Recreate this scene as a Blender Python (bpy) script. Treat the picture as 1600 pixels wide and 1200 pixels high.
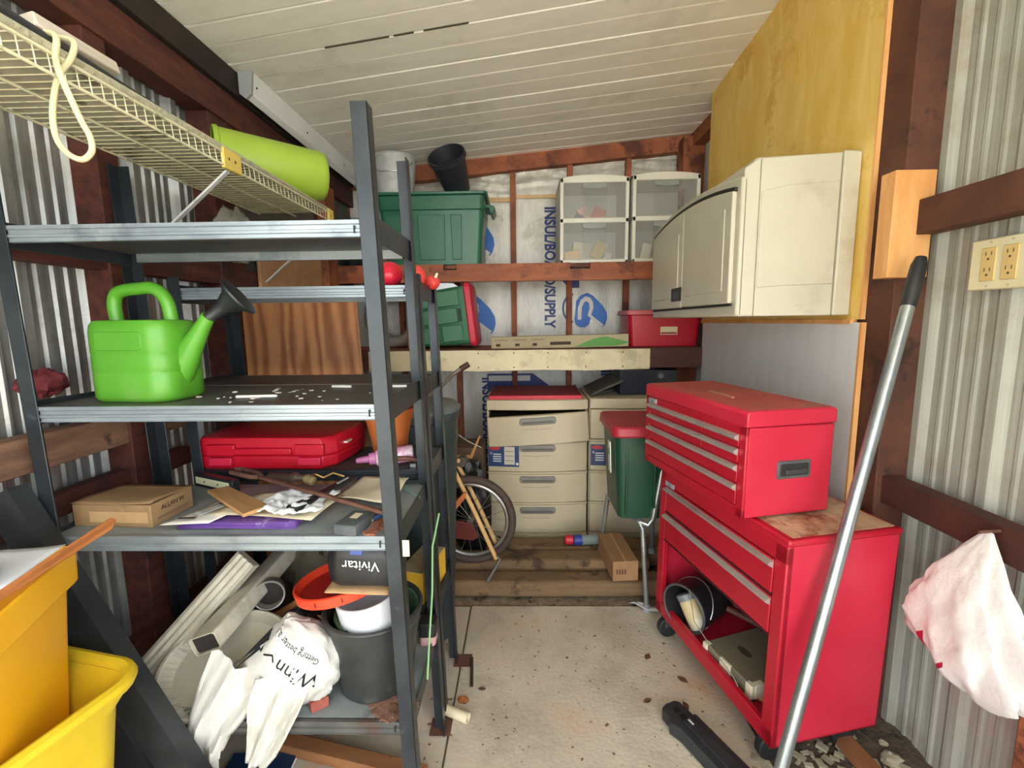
import bpy, bmesh, math, random
from mathutils import Vector, Matrix, Euler
random.seed(7)
PI = math.pi
sc = bpy.context.scene
col = sc.collection
for o in list(bpy.data.objects): bpy.data.objects.remove(o)

# ------------------------------------------------------------------ camera
cam_d = bpy.data.cameras.new('camera'); cam = bpy.data.objects.new('camera', cam_d); col.objects.link(cam)
cam_d.sensor_width = 36.0; cam_d.lens = 36.0 * 720 / 1600; cam_d.clip_start = 0.02
cam.matrix_world = (Matrix.Translation((0, 0, 1.36)) @ Matrix.Rotation(0.022245, 4, 'Z')
                    @ Matrix.Rotation(PI / 2 - 0.133661, 4, 'X') @ Matrix.Rotation(-0.012, 4, 'Z'))
sc.camera = cam
# ------------------------------------------------------------------ daylight: bright overcast sky through the open front + soft sun
w = bpy.data.worlds.new('sky'); sc.world = w; w.use_nodes = True
bg = w.node_tree.nodes['Background']; bg.inputs[0].default_value = (0.93, 0.97, 1.0, 1); bg.inputs[1].default_value = 3.3
sun_d = bpy.data.lights.new('sun', 'SUN'); sun = bpy.data.objects.new('sun', sun_d); col.objects.link(sun)
sun_d.energy = 17.0; sun_d.angle = math.radians(2); sun_d.color = (1.0, 0.95, 0.86)
sun.rotation_euler = Vector((-0.35, -0.55, -1.15)).to_track_quat('-Z', 'Y').to_euler()      # sun stands behind the shed; it lights the yard outside
po_d = bpy.data.lights.new('doorway_portal', 'AREA'); po_d.shape = 'RECTANGLE'; po_d.size = 2.5; po_d.size_y = 2.7; po_d.cycles.is_portal = True   # guides sky sampling through the open front; emits nothing
po = bpy.data.objects.new('doorway_portal', po_d); col.objects.link(po); po.location = (0, -.14, 1.33); po.rotation_euler = (PI/2, 0, 0); po['kind'] = 'helper'
sc.cycles.diffuse_bounces = 8; sc.cycles.max_bounces = 14; sc.cycles.glossy_bounces = 5
sc.view_settings.view_transform = 'Standard'; sc.view_settings.look = 'None'
sc.view_settings.gamma = 1.0; sc.view_settings.use_curve_mapping = False
sc.view_settings.exposure = 0.8

# ------------------------------------------------------------------ materials
def lin(h):
    h = h.lstrip('#'); r = []
    for i in (0, 2, 4):
        c = int(h[i:i+2], 16) / 255
        r.append(c / 12.92 if c <= 0.04045 else ((c + 0.055) / 1.055) ** 2.4)
    return (*r, 1)
MC = {}
def M(name, c1, rough=0.5, metal=0.0, c2=None, sc_=8.0, stretch=(1, 1, 1), detail=6.0, bump=0.0, bsc=None, lo=0.38, hi=0.66,
      c3=None, sc3=3.0, lo3=0.55, hi3=0.62, alpha=1.0, trans=0.0, rvar=0.0, dist=0.0, emit=0.0, wave=0.0):
    """procedural principled material: two-tone noise, optional third-tone blotches (dirt, rust), bump."""
    if name in MC: return MC[name]
    m = bpy.data.materials.new(name); m.use_nodes = True; MC[name] = m
    nt = m.node_tree; N = nt.nodes; L = nt.links; b = N['Principled BSDF']
    b.inputs['Base Color'].default_value = lin(c1); b.inputs['Roughness'].default_value = rough; b.inputs['Metallic'].default_value = metal
    if alpha < 1: b.inputs['Alpha'].default_value = alpha
    if trans: b.inputs['Transmission Weight'].default_value = trans
    tc = N.new('ShaderNodeTexCoord'); mp = N.new('ShaderNodeMapping'); mp.inputs['Scale'].default_value = stretch
    L.new(tc.outputs['Object'], mp.inputs[0])
    fac = None
    if c2 or bump or rvar:
        n = N.new('ShaderNodeTexNoise'); n.inputs['Scale'].default_value = sc_; n.inputs['Detail'].default_value = detail
        n.inputs['Roughness'].default_value = 0.62; n.inputs['Distortion'].default_value = dist
        L.new(mp.outputs[0], n.inputs['Vector']); fac = n.outputs[0]
    if wave:
        wv = N.new('ShaderNodeTexWave'); wv.wave_type = 'RINGS'; wv.rings_direction = 'Z'; wv.inputs['Scale'].default_value = wave; wv.inputs['Distortion'].default_value = 9
        wv.inputs['Detail'].default_value = 3; wv.inputs['Detail Scale'].default_value = 1.3
        L.new(mp.outputs[0], wv.inputs['Vector'])
        mx = N.new('ShaderNodeMix'); mx.data_type = 'FLOAT'; mx.inputs[0].default_value = 0.45
        L.new(fac, mx.inputs[2]); L.new(wv.outputs['Fac'], mx.inputs[3]); fac = mx.outputs[0]
    last = None
    if c2:
        r = N.new('ShaderNodeValToRGB'); r.color_ramp.elements[0].position = lo; r.color_ramp.elements[1].position = hi
        r.color_ramp.elements[0].color = lin(c1); r.color_ramp.elements[1].color = lin(c2)
        L.new(fac, r.inputs[0]); last = r.outputs[0]
    if c3:
        n3 = N.new('ShaderNodeTexNoise'); n3.inputs['Scale'].default_value = sc3; n3.inputs['Detail'].default_value = 8; n3.inputs['Roughness'].default_value = 0.7
        L.new(tc.outputs['Object'], n3.inputs['Vector'])
        r3 = N.new('ShaderNodeMapRange'); r3.inputs[1].default_value = lo3; r3.inputs[2].default_value = hi3; L.new(n3.outputs[0], r3.inputs[0])
        mx = N.new('ShaderNodeMix'); mx.data_type = 'RGBA'; L.new(r3.outputs[0], mx.inputs[0])
        if last: L.new(last, mx.inputs[6])
        else: mx.inputs[6].default_value = lin(c1)
        mx.inputs[7].default_value = lin(c3); last = mx.outputs[2]
    if last: L.new(last, b.inputs['Base Color'])
    if rvar:
        r4 = N.new('ShaderNodeMapRange'); r4.inputs[3].default_value = max(0, rough - rvar); r4.inputs[4].default_value = min(1, rough + rvar)
        r4.inputs[1].default_value = .3; r4.inputs[2].default_value = .7
        L.new(fac, r4.inputs[0]); L.new(r4.outputs[0], b.inputs['Roughness'])
    if bump:
        src = fac
        if bsc:
            nb = N.new('ShaderNodeTexNoise'); nb.inputs['Scale'].default_value = bsc; nb.inputs['Detail'].default_value = 5
            L.new(mp.outputs[0], nb.inputs['Vector']); src = nb.outputs[0]
        bp = N.new('ShaderNodeBump'); bp.inputs['Strength'].default_value = min(1, bump); bp.inputs['Distance'].default_value = 0.01
        L.new(src, bp.inputs['Height']); L.new(bp.outputs[0], b.inputs['Normal'])
    if emit:
        b.inputs['Emission Color'].default_value = lin(c1); b.inputs['Emission Strength'].default_value = emit
    return m
def P(name, c, rough=0.45, c2=None, **k): return M(name, c, rough, 0.0, c2, **k)

# ------------------------------------------------------------------ mesh helpers
class MB:
    def __init__(s): s.v = []; s.f = []; s.sm = False
    def add(s, vs, fs):
        n = len(s.v); s.v += [tuple(v) for v in vs]; s.f += [tuple(i + n for i in f) for f in fs]; return s
    def box(s, a, b, M_=None):
        x0, y0, z0 = a; x1, y1, z1 = b
        vs = [(x0,y0,z0),(x1,y0,z0),(x1,y1,z0),(x0,y1,z0),(x0,y0,z1),(x1,y0,z1),(x1,y1,z1),(x0,y1,z1)]
        if M_ is not None: vs = [M_ @ Vector(v) for v in vs]
        return s.add(vs, [(0,3,2,1),(4,5,6,7),(0,1,5,4),(1,2,6,5),(2,3,7,6),(3,0,4,7)])
    def hexa(s, vs): return s.add(vs, [(0,3,2,1),(4,5,6,7),(0,1,5,4),(1,2,6,5),(2,3,7,6),(3,0,4,7)])
    def bar(s, p, q, w_, h_, up=(0, 0, 1)):
        p = Vector(p); q = Vector(q); d = (q - p); d.normalize(); u = Vector(up); r = d.cross(u)
        if r.length < 1e-4: r = d.cross(Vector((1, 0, 0)))
        r.normalize(); u = r.cross(d); r *= w_ / 2; u *= h_ / 2
        return s.hexa([p-r-u, p+r-u, q+r-u, q-r-u, p-r+u, p+r+u, q+r+u, q-r+u])
    def rings(s, R, cap=True, closed=False):
        n = len(R[0]); base = len(s.v)
        for r in R: s.v += [tuple(v) for v in r]
        m = len(R)
        for i in range(m if closed else m - 1):
            a = base + i * n; b = base + ((i + 1) % m) * n
            for j in range(n): s.f.append((a + j, a + (j + 1) % n, b + (j + 1) % n, b + j))
        if cap and not closed:
            s.f.append(tuple(base + n - 1 - j for j in range(n))); s.f.append(tuple(base + (m - 1) * n + j for j in range(n)))
        return s
    def lathe(s, prof, n=28, c=(0, 0, 0), cap=False, sx=1, sy=1):
        R = [[(c[0] + r * sx * math.cos(2*PI*k/n), c[1] + r * sy * math.sin(2*PI*k/n), c[2] + z) for k in range(n)] for r, z in prof]
        return s.rings(R, cap)
    def tube(s, pts, r, n=8, closed=False, cap=True):
        P_ = [Vector(p) for p in pts]; m = len(P_); R = []; prev = None
        for i in range(m):
            if closed: t = P_[(i + 1) % m] - P_[i - 1]
            else: t = P_[min(i + 1, m - 1)] - P_[max(i - 1, 0)]
            t.normalize()
            if prev is None:
                a = Vector((0, 0, 1)) if abs(t.z) < .9 else Vector((1, 0, 0)); u = t.cross(a)
            else: u = prev - t * prev.dot(t)
            u.normalize(); prev = u; v = t.cross(u); rr = r[i] if isinstance(r, (list, tuple)) else r
            R.append([P_[i] + (u * math.cos(2*PI*k/n) + v * math.sin(2*PI*k/n)) * rr for k in range(n)])
        return s.rings(R, cap, closed)
    def prism(s, poly, t0, t1, f=None):
        """poly: 2-D outline; f(a,b,t) -> 3-D"""
        f = f or (lambda a, b, t: (a, b, t)); n = len(poly)
        vs = [f(a, b, t0) for a, b in poly] + [f(a, b, t1) for a, b in poly]
        return s.add(vs, [tuple(range(n))[::-1], tuple(range(n, 2*n))] + [(i, (i+1) % n, n + (i+1) % n, n + i) for i in range(n)])
    def grid(s, fn, nu, nv, thick=0.0, loop=False):
        base = len(s.v)
        for i in range(nu + 1):
            for j in range(nv + 1): s.v.append(tuple(fn(i / nu, j / nv)))
        for i in range(nu):
            for j in range(nv):
                a = base + i * (nv + 1) + j; s.f.append((a, a + nv + 1, a + nv + 2, a + 1))
        return s
    def build(s, name, mat, parent=None, bev=0.0, seg=2, smooth=None, solid=0.0, sub=0, loc=None, rot=None, ang=35):
        me = bpy.data.meshes.new(name); me.from_pydata(s.v, [], s.f); me.update()
        bm = bmesh.new(); bm.from_mesh(me); bmesh.ops.recalc_face_normals(bm, faces=bm.faces); bm.to_mesh(me); bm.free()
        me.materials.append(mat)
        o = bpy.data.objects.new(name, me); col.objects.link(o)
        if parent: o.parent = parent
        if loc: o.location = loc
        if rot: o.rotation_euler = rot
        if solid:
            md = o.modifiers.new('solid', 'SOLIDIFY'); md.thickness = solid; md.offset = 0
        if bev:
            md = o.modifiers.new('bevel', 'BEVEL'); md.width = bev; md.segments = seg; md.limit_method = 'ANGLE'; md.angle_limit = math.radians(ang)
        if sub:
            md = o.modifiers.new('sub', 'SUBSURF'); md.levels = sub; md.render_levels = sub
        if smooth or (smooth is None and (bev or sub)):
            for p in me.polygons: p.use_smooth = True
            if not sub: me.set_sharp_from_angle(angle=math.radians(40))
        return o
def rrect(w_, d_, r, n=4):
    """rounded rectangle outline"""
    out = []
    for cx, cy, a0 in ((w_/2-r, d_/2-r, 0), (-w_/2+r, d_/2-r, PI/2), (-w_/2+r, -d_/2+r, PI), (w_/2-r, -d_/2+r, 1.5*PI)):
        for k in range(n + 1): a = a0 + PI/2*k/n; out.append((cx + r*math.cos(a), cy + r*math.sin(a)))
    return out
def tag(o, label=None, cat=None, group=None, kind=None):
    if label: o['label'] = label
    if cat: o['category'] = cat
    if group: o['group'] = group
    if kind: o['kind'] = kind
    return o
def thing(name, label, cat, loc=(0, 0, 0), rot=(0, 0, 0), group=None):
    o = bpy.data.objects.new(name, None); col.objects.link(o); o.empty_display_size = .05
    o.location = loc; o.rotation_euler = rot; return tag(o, label, cat, group)
def text(name, s, size, mat, parent, loc, rot, ext=0.0006, align='CENTER', sx=1.0, shear=0.0, bold=0.0):
    cu = bpy.data.curves.new(name, 'FONT'); cu.body = s; cu.size = size; cu.extrude = ext; cu.align_x = align; cu.align_y = 'CENTER'; cu.resolution_u = 3; cu.shear = shear; cu.offset = bold
    t = bpy.data.objects.new(name, cu); col.objects.link(t)
    bpy.context.view_layer.update()
    me = bpy.data.meshes.new_from_object(t.evaluated_get(bpy.context.evaluated_depsgraph_get()))
    bpy.data.objects.remove(t)
    me.materials.clear(); me.materials.append(mat)
    o = bpy.data.objects.new(name, me); col.objects.link(o); o.parent = parent; o.location = loc; o.rotation_euler = rot; o.scale = (sx, 1, 1)
    return o
def smooth_path(pts, k=5):
    P_ = [Vector(p) for p in pts]; P_ = [P_[0]*2 - P_[1]] + P_ + [P_[-1]*2 - P_[-2]]; out = []
    for i in range(1, len(P_) - 2):
        a, b, c, d = P_[i-1:i+3]
        for j in range(k):
            t = j/k; out.append(.5*((2*b) + (c-a)*t + (2*a-5*b+4*c-d)*t*t + (3*b-a-3*c+d)*t**3))
    return out + [P_[-2]]
def RZ(a): return Matrix.Rotation(a, 4, 'Z')
def T(*a): return Matrix.Translation(a)
def copy_tree(o, parent=None):
    c = o.copy(); col.objects.link(c)
    if parent: c.parent = parent
    for ch in list(o.children): copy_tree(ch, c)
    return c
def lerp(a, b, t): return a + (b - a) * t
# ================================================================== SETTING
wood_red   = M('wood_redbrown', '#7d4630', .7, 0, '#a8633f', 6, (1, 1, 1), c3='#5a3022', sc3=4, bump=.15, bsc=30)
wood_left  = M('wood_dark_red', '#43221c', .75, 0, '#633428', 5, (6, 1, 6), c3='#33211d', sc3=3, bump=.15, bsc=30)
wood_right = M('wood_dark_brown', '#43271e', .7, 0, '#5f3828', 6, c3='#2e1b16', sc3=5, bump=.15, bsc=30)
wood_girt  = M('wood_weathered_girt', '#6d5142', .8, 0, '#8d6c55', 5, (6, 1, 6), c3='#47352c', sc3=4, bump=.2, bsc=30)
wood_new   = M('wood_fresh_pine', '#cf9355', .6, 0, '#e2ae72', 5, (3, 3, .6), c3='#a86c38', sc3=7, lo3=.62, hi3=.72, bump=.1)
steel_l = M('corrugated_steel', '#8e9090', .42, .6, '#b3b5b2', 4, (6, 8, .5), c3='#6d6c68', sc3=5, lo3=.5, hi3=.75, rvar=.1, bump=.1)
steel_r = M('corrugated_steel_streaked', '#9b9d94', .55, .12, '#b5b7ac', 5, (3, 16, .3), c3='#938879', sc3=4, lo3=.5, hi3=.75, rvar=.1, bump=.1)
ceil_m = M('ceiling_white_paint', '#e6e5de', .6, 0, '#efeee8', 3, (1.2, 4, 1), c3='#cbc8bb', sc3=2.2, lo3=.55, hi3=.76, bump=.06, bsc=40)
concrete = M('concrete', '#b3a897', .85, 0, '#cdc4b4', 5, c3='#a08670', sc3=2.3, lo3=.5, hi3=.7, bump=.3, bsc=60)
def zc(x, y):
    zr = 2.61 + (3.4 - max(1.2, y)) * .075
    return lerp(2.405, zr, (x + 1.2) / 2.32)
def st(o): o['kind'] = 'structure'; return o

# ground and slab
dirt_m = M('dirt', '#4a4038', .95, 0, '#6b5d4e', 14, c3='#2d2723', sc3=20, bump=.8, bsc=60)
m = MB()
gn = 60
m.grid(lambda u, v: (-12 + 24*u, -20 + 26*v, -.035), 4, 4)
st(m.build('ground', M('ground_outside', '#b5ae9c', .95, 0, '#c6c0b0', 3, bump=.3)))
m = MB()
def dz(u, v):
    x = .68 + .6*u; y = -2.2 + 5.8*v; return (x, y, -.012 + .012*math.sin(x*37+y*11) * math.sin(y*29+3) + .02*u)
m.grid(dz, 16, 90)
st(m.build('ground_earth', dirt_m, smooth=True))
m = MB(); m.grid(lambda u, v: (-1.3 + 2*u, 2.06 + 1.5*v, -.014 + .008*math.sin(u*90)*math.sin(v*47+u*31)), 60, 30)
st(m.build('ground_gravel', M('gravelly_dirt', '#7a6c5a', .95, 0, '#a09078', 25, c3='#463b30', sc3=16, bump=.9, bsc=90), smooth=True))
# concrete floor with stains and rust marks
flr = M('concrete_floor', '#ada393', .82, 0, '#ccc4b5', 4, c3='#b48a66', sc3=2.0, lo3=.52, hi3=.72, bump=.25, bsc=70)
nt = flr.node_tree; N = nt.nodes; L = nt.links; bs = N['Principled BSDF']; old = bs.inputs['Base Color'].links[0].from_socket
tc = [n for n in N if n.type == 'TEX_COORD'][0]
n5 = N.new('ShaderNodeTexNoise'); n5.inputs['Scale'].default_value = 38; n5.inputs['Detail'].default_value = 5; L.new(tc.outputs['Object'], n5.inputs['Vector'])
r5 = N.new('ShaderNodeMapRange'); r5.inputs[1].default_value = .66; r5.inputs[2].default_value = .70; L.new(n5.outputs[0], r5.inputs[0])
mx = N.new('ShaderNodeMix'); mx.data_type = 'RGBA'; L.new(r5.outputs[0], mx.inputs[0]); L.new(old, mx.inputs[6]); mx.inputs[7].default_value = lin('#6b543f')
L.new(mx.outputs[2], bs.inputs['Base Color'])
m = MB(); m.box((-.255, -2.3, -.12), (.76, 2.065, 0)); m.box((-1.32, -2.3, -.12), (-.26, 2.065, -.004))
st(m.build('floor', flr, bev=.004))

# corrugated walls -------------------------------------------------
def corr(name, X, sgn, y0, y1, z0, zt, ph, per, mat, hk=1.0):
    """ribbed sheet in the YZ plane; sgn = direction of the room interior"""
    prof = [(0, 0), (.018, .026), (.042, .026), (.060, 0), (.080, 0), (.086, .007), (.094, .007), (.100, 0), (.125, 0), (.131, .007), (.139, .007), (.145, 0), (.165, 0), (.171, .006), (.178, .006), (.184, 0)]
    pts = []; k0 = math.floor((y0 - ph) / per)
    y = 0; k = k0
    while True:
        b = ph + k * per
        if b > y1: break
        for a, h in prof:
            yy = b + a * per / .203
            if y0 <= yy <= y1: pts.append((yy, h*hk))
        k += 1
    m = MB(); n = len(pts)
    vs = [(X + sgn*h, yy, z0) for yy, h in pts] + [(X + sgn*h, yy, zt(yy)) for yy, h in pts]
    m.add(vs, [(i, i+1, n+i+1, n+i) for i in range(n-1)])
    return m.build(name, mat, solid=.0015)
wl = st(corr('wall_left', -1.295, 1, -.1, 3.45, -.02, lambda y: 2.40, 1.142, .203, steel_l))
wr = st(corr('wall_right', 1.235, -1, -.1, 3.45, -.02, lambda y: zc(1.2, y), 1.172, .226, steel_r, .55))
def part(name, a, b, mat, par, bev=.003, label=None):
    o = MB().box(a, b).build(name, mat, par, bev=bev)
    if label: o['label'] = label
    return o
# left framing
part('post', (-1.29, 1.355, 0), (-1.20, 1.43, 2.33), wood_left, wl)
part('post', (-1.29, 1.87, 0), (-1.20, 2.03, 2.33), wood_left, wl)
part('post', (-1.29, 2.82, 0), (-1.20, 2.94, 2.33), wood_left, wl)
part('post', (-1.29, -.1, 0), (-1.20, .0, 2.18), wood_left, wl)
part('stud', (-1.285, 1.45, 0), (-1.24, 1.49, 1.0), wood_girt, wl)
part('top_plate', (-1.285, -2.2, 2.18), (-1.19, 3.40, 2.30), wood_left, wl)
part('roof_beam', (-1.30, -2.2, 2.302), (-1.17, 3.42, 2.40), M('wood_black_brown', '#211813', .8, 0, '#332620', 8), wl)  # plate and beam run on under the unseen overhang added for shading
part('girt', (-1.262, -.1, 1.525), (-1.208, 3.38, 1.60), wood_left, wl)
part('girt', (-1.262, -.1, 1.005), (-1.208, 1.62, 1.095), wood_girt, wl)
part('girt', (-1.262, -.1, .865), (-1.215, 1.62, .925), wood_left, wl)
part('girt', (-1.262, -.1, .30), (-1.208, 3.38, .38), wood_left, wl)
tanw = M('board_tan', '#a07a58', .7, 0, '#b48d68', 6, (2, 2, 2))
part('sheathing', (-1.262, 2.03, 1.60), (-1.225, 3.38, 2.18), M('panel_dark_grey', '#4d4b48', .8, 0, '#5f5c58', 5), wl)
part('sheathing', (-1.262, 1.97, .02), (-1.235, 3.38, 1.52), M('board_red_brown', '#6f4530', .8, 0, '#85553b', 5), wl)
part('batten', (-1.225, 2.06, 2.16), (-1.2, 2.9, 2.178), M('batten_pale', '#d9bd8c', .6, 0, '#c9a871', 8), wl)
part('sheathing', (-1.20, 2.12, 1.30), (-1.185, 2.78, 1.76), tanw, wl)
part('stud', (-1.2, 2.80, 0), (-1.15, 2.95, 2.18), wood_red, wl)
# right framing
part('post', (1.125, 1.44, 0), (1.222, 1.585, zc(1.17, 1.5)), wood_right, wr)
part('post', (1.125, -.1, 0), (1.222, .0, zc(1.17, 0)), wood_right, wr)
part('post', (1.15, .80, 0), (1.222, .985, .56), wood_red, wr)
part('girt', (1.145, -.1, 1.597), (1.20, 1.475, 1.695), wood_right, wr)
part('girt', (1.145, -.1, .775), (1.20, 1.49, .862), M('wood_dark_maroon', '#3f211b', .7, 0, '#522c23', 6), wr)
blk = part('block', (1.072, 1.405, 1.476), (1.188, 1.46, 1.777), wood_new, wr, .002, 'fresh pine block nailed to the dark post')
part('girt', (1.145, 1.6, .775), (1.20, 3.4, .862), wood_right, wr)
part('corner_post', (1.08, 3.24, 0), (1.22, 3.38, 2.56), wood_red, wr)
part('top_plate', (1.14, 1.58, 2.50), (1.22, 3.4, 2.585), wood_red, wr)
ply_y = M('plywood_yellow', '#d8b253', .6, 0, '#e6c97a', 4, (2, 2, .7), c3='#cfa548', sc3=3.5, dist=.8)
m = MB(); m.hexa([(1.11, 1.555, 1.355), (1.122, 1.555, 1.355), (1.122, 2.88, 1.355), (1.11, 2.88, 1.355),
                  (1.11, 1.555, zc(1.11, 1.555)), (1.122, 1.555, zc(1.11, 1.555)), (1.122, 2.88, zc(1.11, 2.88)), (1.11, 2.88, zc(1.11, 2.88))])
m.build('plywood_panel', ply_y, wr)['label'] = 'yellow plywood sheet'
part('painted_panel', (1.106, 1.545, .2), (1.122, 2.86, 1.345), M('panel_pale_grey', '#d6d9db', .55, 0, '#ced1d3', 4, (2, 5, .5), c3='#c2c1bb', sc3=3, lo3=.6, hi3=.8), wr, .002, 'pale grey painted board')
part('panel_edge', (1.1055, 1.535, .2), (1.122, 1.5445, 1.345), wood_new, wr, 0)
part('panel_edge', (1.1095, 1.546, 1.355), (1.124, 1.5545, 2.7), wood_new, wr, 0)
part('batten', (1.10, 1.58, 1.34), (1.122, 2.88, 1.356), wood_new, wr, 0)
# back wall: foil-faced boards behind studs
foil = M('foil_insulation', '#c8c7c0', .42, .15, '#dddcd5', 5, (4, 4, 1.2), c3='#b9b7ae', sc3=3, bump=.25, bsc=26, rvar=.1)
wb = st(part('wall_back', (-1.28, 3.46, -.02), (1.23, 3.49, 2.62), M('wall_back_sheathing', '#5a5048', .9, 0, '#6b6056', 4), None, 0))
sx_ = [-1.245, -.87, -.462, -.053, .346, .752, 1.13]
for i in range(6):
    x0, x1 = sx_[i] - .03, sx_[i+1] + .03
    mm = MB()
    def ff(u, v, x0=x0, x1=x1, i=i):
        x = lerp(x0, x1, u); z = lerp(0, min(2.5, zc(x, 3.4) - .05), v)
        up = max(0, min(1, (z - 2.12) / .2)) if i < 3 else max(0, min(1, (z - 2.25)/.15))
        return (x, 3.425 - .012*up*math.sin(z*95 + 1.5*math.sin(x*9+i)) - .003*math.sin(x*40 + z*3), z)
    mm.grid(ff, 14, 130); mm.build('foil_board', foil, wb, smooth=True)
for i, x in enumerate(sx_):
    part('stud', (x-.019, 3.375, 0), (x+.019, 3.435, zc(x, 3.4) - .1), wood_red, wb)
m = MB(); m.hexa([(-1.28, 3.36, zc(-1.28, 3.4)-.105), (1.2, 3.36, zc(1.2, 3.4)-.105), (1.2, 3.44, zc(1.2, 3.4)-.105), (-1.28, 3.44, zc(-1.28, 3.4)-.105),
                  (-1.28, 3.36, zc(-1.28, 3.4)), (1.2, 3.36, zc(1.2, 3.4)), (1.2, 3.44, zc(1.2, 3.4)), (-1.28, 3.44, zc(-1.28, 3.4))])
m.build('top_plate', wood_red, wb, bev=.003)
m = MB(); m.box((-.44, 3.405, 2.205), (-.075, 3.415, 2.235)); m.box((-.03, 3.405, 2.225), (.32, 3.415, 2.25)); m.build('lath', M('lath_pale', '#d8b98c', .6, 0, '#c9a676', 10), wb)
# printed lettering and emblem on the foil
ink = M('ink_navy', '#22387c', .5); inkb = M('ink_blue', '#1c66c4', .45, 0, '#2a78d6', 6); foilw = M('foil_white', '#d9d8d2', .4)
def vtext(s, x, ztop, zbot, par=wb, sx=1.0):
    o = text('print_lettering', s, .1, ink, par, (x, 3.4135, (ztop+zbot)/2), (PI/2, PI/2, 0), bold=.0035)
    bpy.context.view_layer.update()
    k = (ztop - zbot) / o.dimensions.x; o.scale = (k, 1.05, 1); return o
vtext('INSUL/BOARD/SUPPLY', .205, 2.17, 1.315)
vtext('INSUL/BOARD/SUPPLY', -.265, .955, .06)
vtext('INSUL/BOARD/SUPPLY', .62, 1.0, .14)
def flat(name, poly, mat, y, par=wb, t=.0015):
    return MB().prism(poly, y, y + t, lambda a, b, q: (a, q, b)).build(name, mat, par)
def roll_logo(cx, cz, s=1.0):
    f = lambda pts: [(cx + a*s, cz + b*s) for a, b in pts]
    body = [(-.115, -.10), (-.105, -.02), (-.10, .06), (-.06, .11), (0, .13), (.05, .10), (.13, .02), (.165, -.04), (.17, -.09), (.155, -.14), (.135, -.165), (.03, -.08), (.015, -.14), (-.02, -.165), (-.07, -.165), (-.105, -.14)]
    flat('emblem', f(body), inkb, 3.4125)
    arch = [(-.085, -.10), (-.085, 0), (-.06, .07), (-.02, .10), (.02, .09), (.045, .05), (.05, 0), (.03, -.06), (.14, -.145), (.125, -.162), (.0, -.065), (.018, 0), (.012, .04), (-.01, .06), (-.03, .05), (-.05, .01), (-.055, -.10)]
    flat('emblem_stripe', f(arch), foilw, 3.4105)
    ring = [(-.125+.095*math.cos(a), .0+.125*math.sin(a)) for a in [PI/2 + PI*k/14 for k in range(15)]]
    ring += [(-.125+.08*math.cos(a), .0+.11*math.sin(a)) for a in [PI*1.5 - PI*k/14 for k in range(15)]]
    flat('emblem_ring', f(ring), ink, 3.4125)
    flat('emblem_dot', f([(-.155+.022*math.cos(a)+.0, .03+.05*math.sin(a)) for a in [2*PI*k/16 for k in range(16)]]), inkb, 3.4125)
roll_logo(.482, 1.455, .84)
flat('emblem', [(.24, 1.70), (.33, 1.62), (.36, 1.60), (.42, 1.60), (.42, 1.66), (.36, 1.76)], ink, 3.4125)
roll_logo(-.36, 1.44); roll_logo(-.36, 2.0)
flat('emblem', [(-.09, .98), (.08, .98), (.2, .89), (.2, .80), (.0, .80), (-.26, .86), (-.26, .98)], ink, 3.4115)
flat('emblem_stripe', [(-.25, .965), (.06, .965), (.06, .925), (-.25, .925)], foilw, 3.4095)
# ceiling boards; the overhang past the walls is added unseen to block steep skylight
ce = bpy.data.objects.new('ceiling', None); col.objects.link(ce); st(ce)
y = 3.45; k = 0
random.seed(3)
while y > -2.2:
    wd = .121; a = y - wd + .005; b = y
    dz_ = random.uniform(-.0015, .0015); m = MB()
    for (p, q, c) in ((a, b, 0),):
        lo_ = lambda x, yy: zc(x, yy) + dz_
        m.hexa([(-1.19, p, lo_(-1.19, p)), (1.2, p, lo_(1.2, p)), (1.2, q, lo_(1.2, q)), (-1.19, q, lo_(-1.19, q)),
                (-1.19, p, lo_(-1.19, p)+.018), (1.2, p, lo_(1.2, p)+.018), (1.2, q, lo_(1.2, q)+.018), (-1.19, q, lo_(-1.19, q)+.018)])
    m.build('ceiling_board', ceil_m, ce, bev=.004, seg=1); y -= wd; k += 1
m = MB()
for (p, q) in ((-2.2, 1.2), (1.2, 3.5)):  # deck also covers the added overhang that keeps high sky off the foreground
    m.hexa([(-1.35, p, 2.45), (1.3, p, zc(1.3, p)+.05), (1.3, q, zc(1.3, q)+.05), (-1.35, q, 2.45), (-1.35, p, 2.48), (1.3, p, zc(1.3, p)+.08), (1.3, q, zc(1.3, q)+.08), (-1.35, q, 2.48)])
m.build('roof_deck', M('roof_deck_pale', '#bdb8a8', .8), ce)
gapm = M('joint_dark', '#4b4438', .9)
for xa, xb in ((-.78, -.52), (-.50, -.42), (-.38, -.20)):
    yy = 3.45 - .121*12
    MB().hexa([(xa, yy - .002, zc(xa, yy) - .0015), (xb, yy - .002, zc(xb, yy) - .0015), (xb, yy + .005, zc(xb, yy) - .0015), (xa, yy + .005, zc(xa, yy) - .0015),
               (xa, yy - .002, zc(xa, yy) + .012), (xb, yy - .002, zc(xb, yy) + .012), (xb, yy + .005, zc(xb, yy) + .012), (xa, yy + .005, zc(xa, yy) + .012)]).build('joint_gap', gapm, ce)
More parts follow.
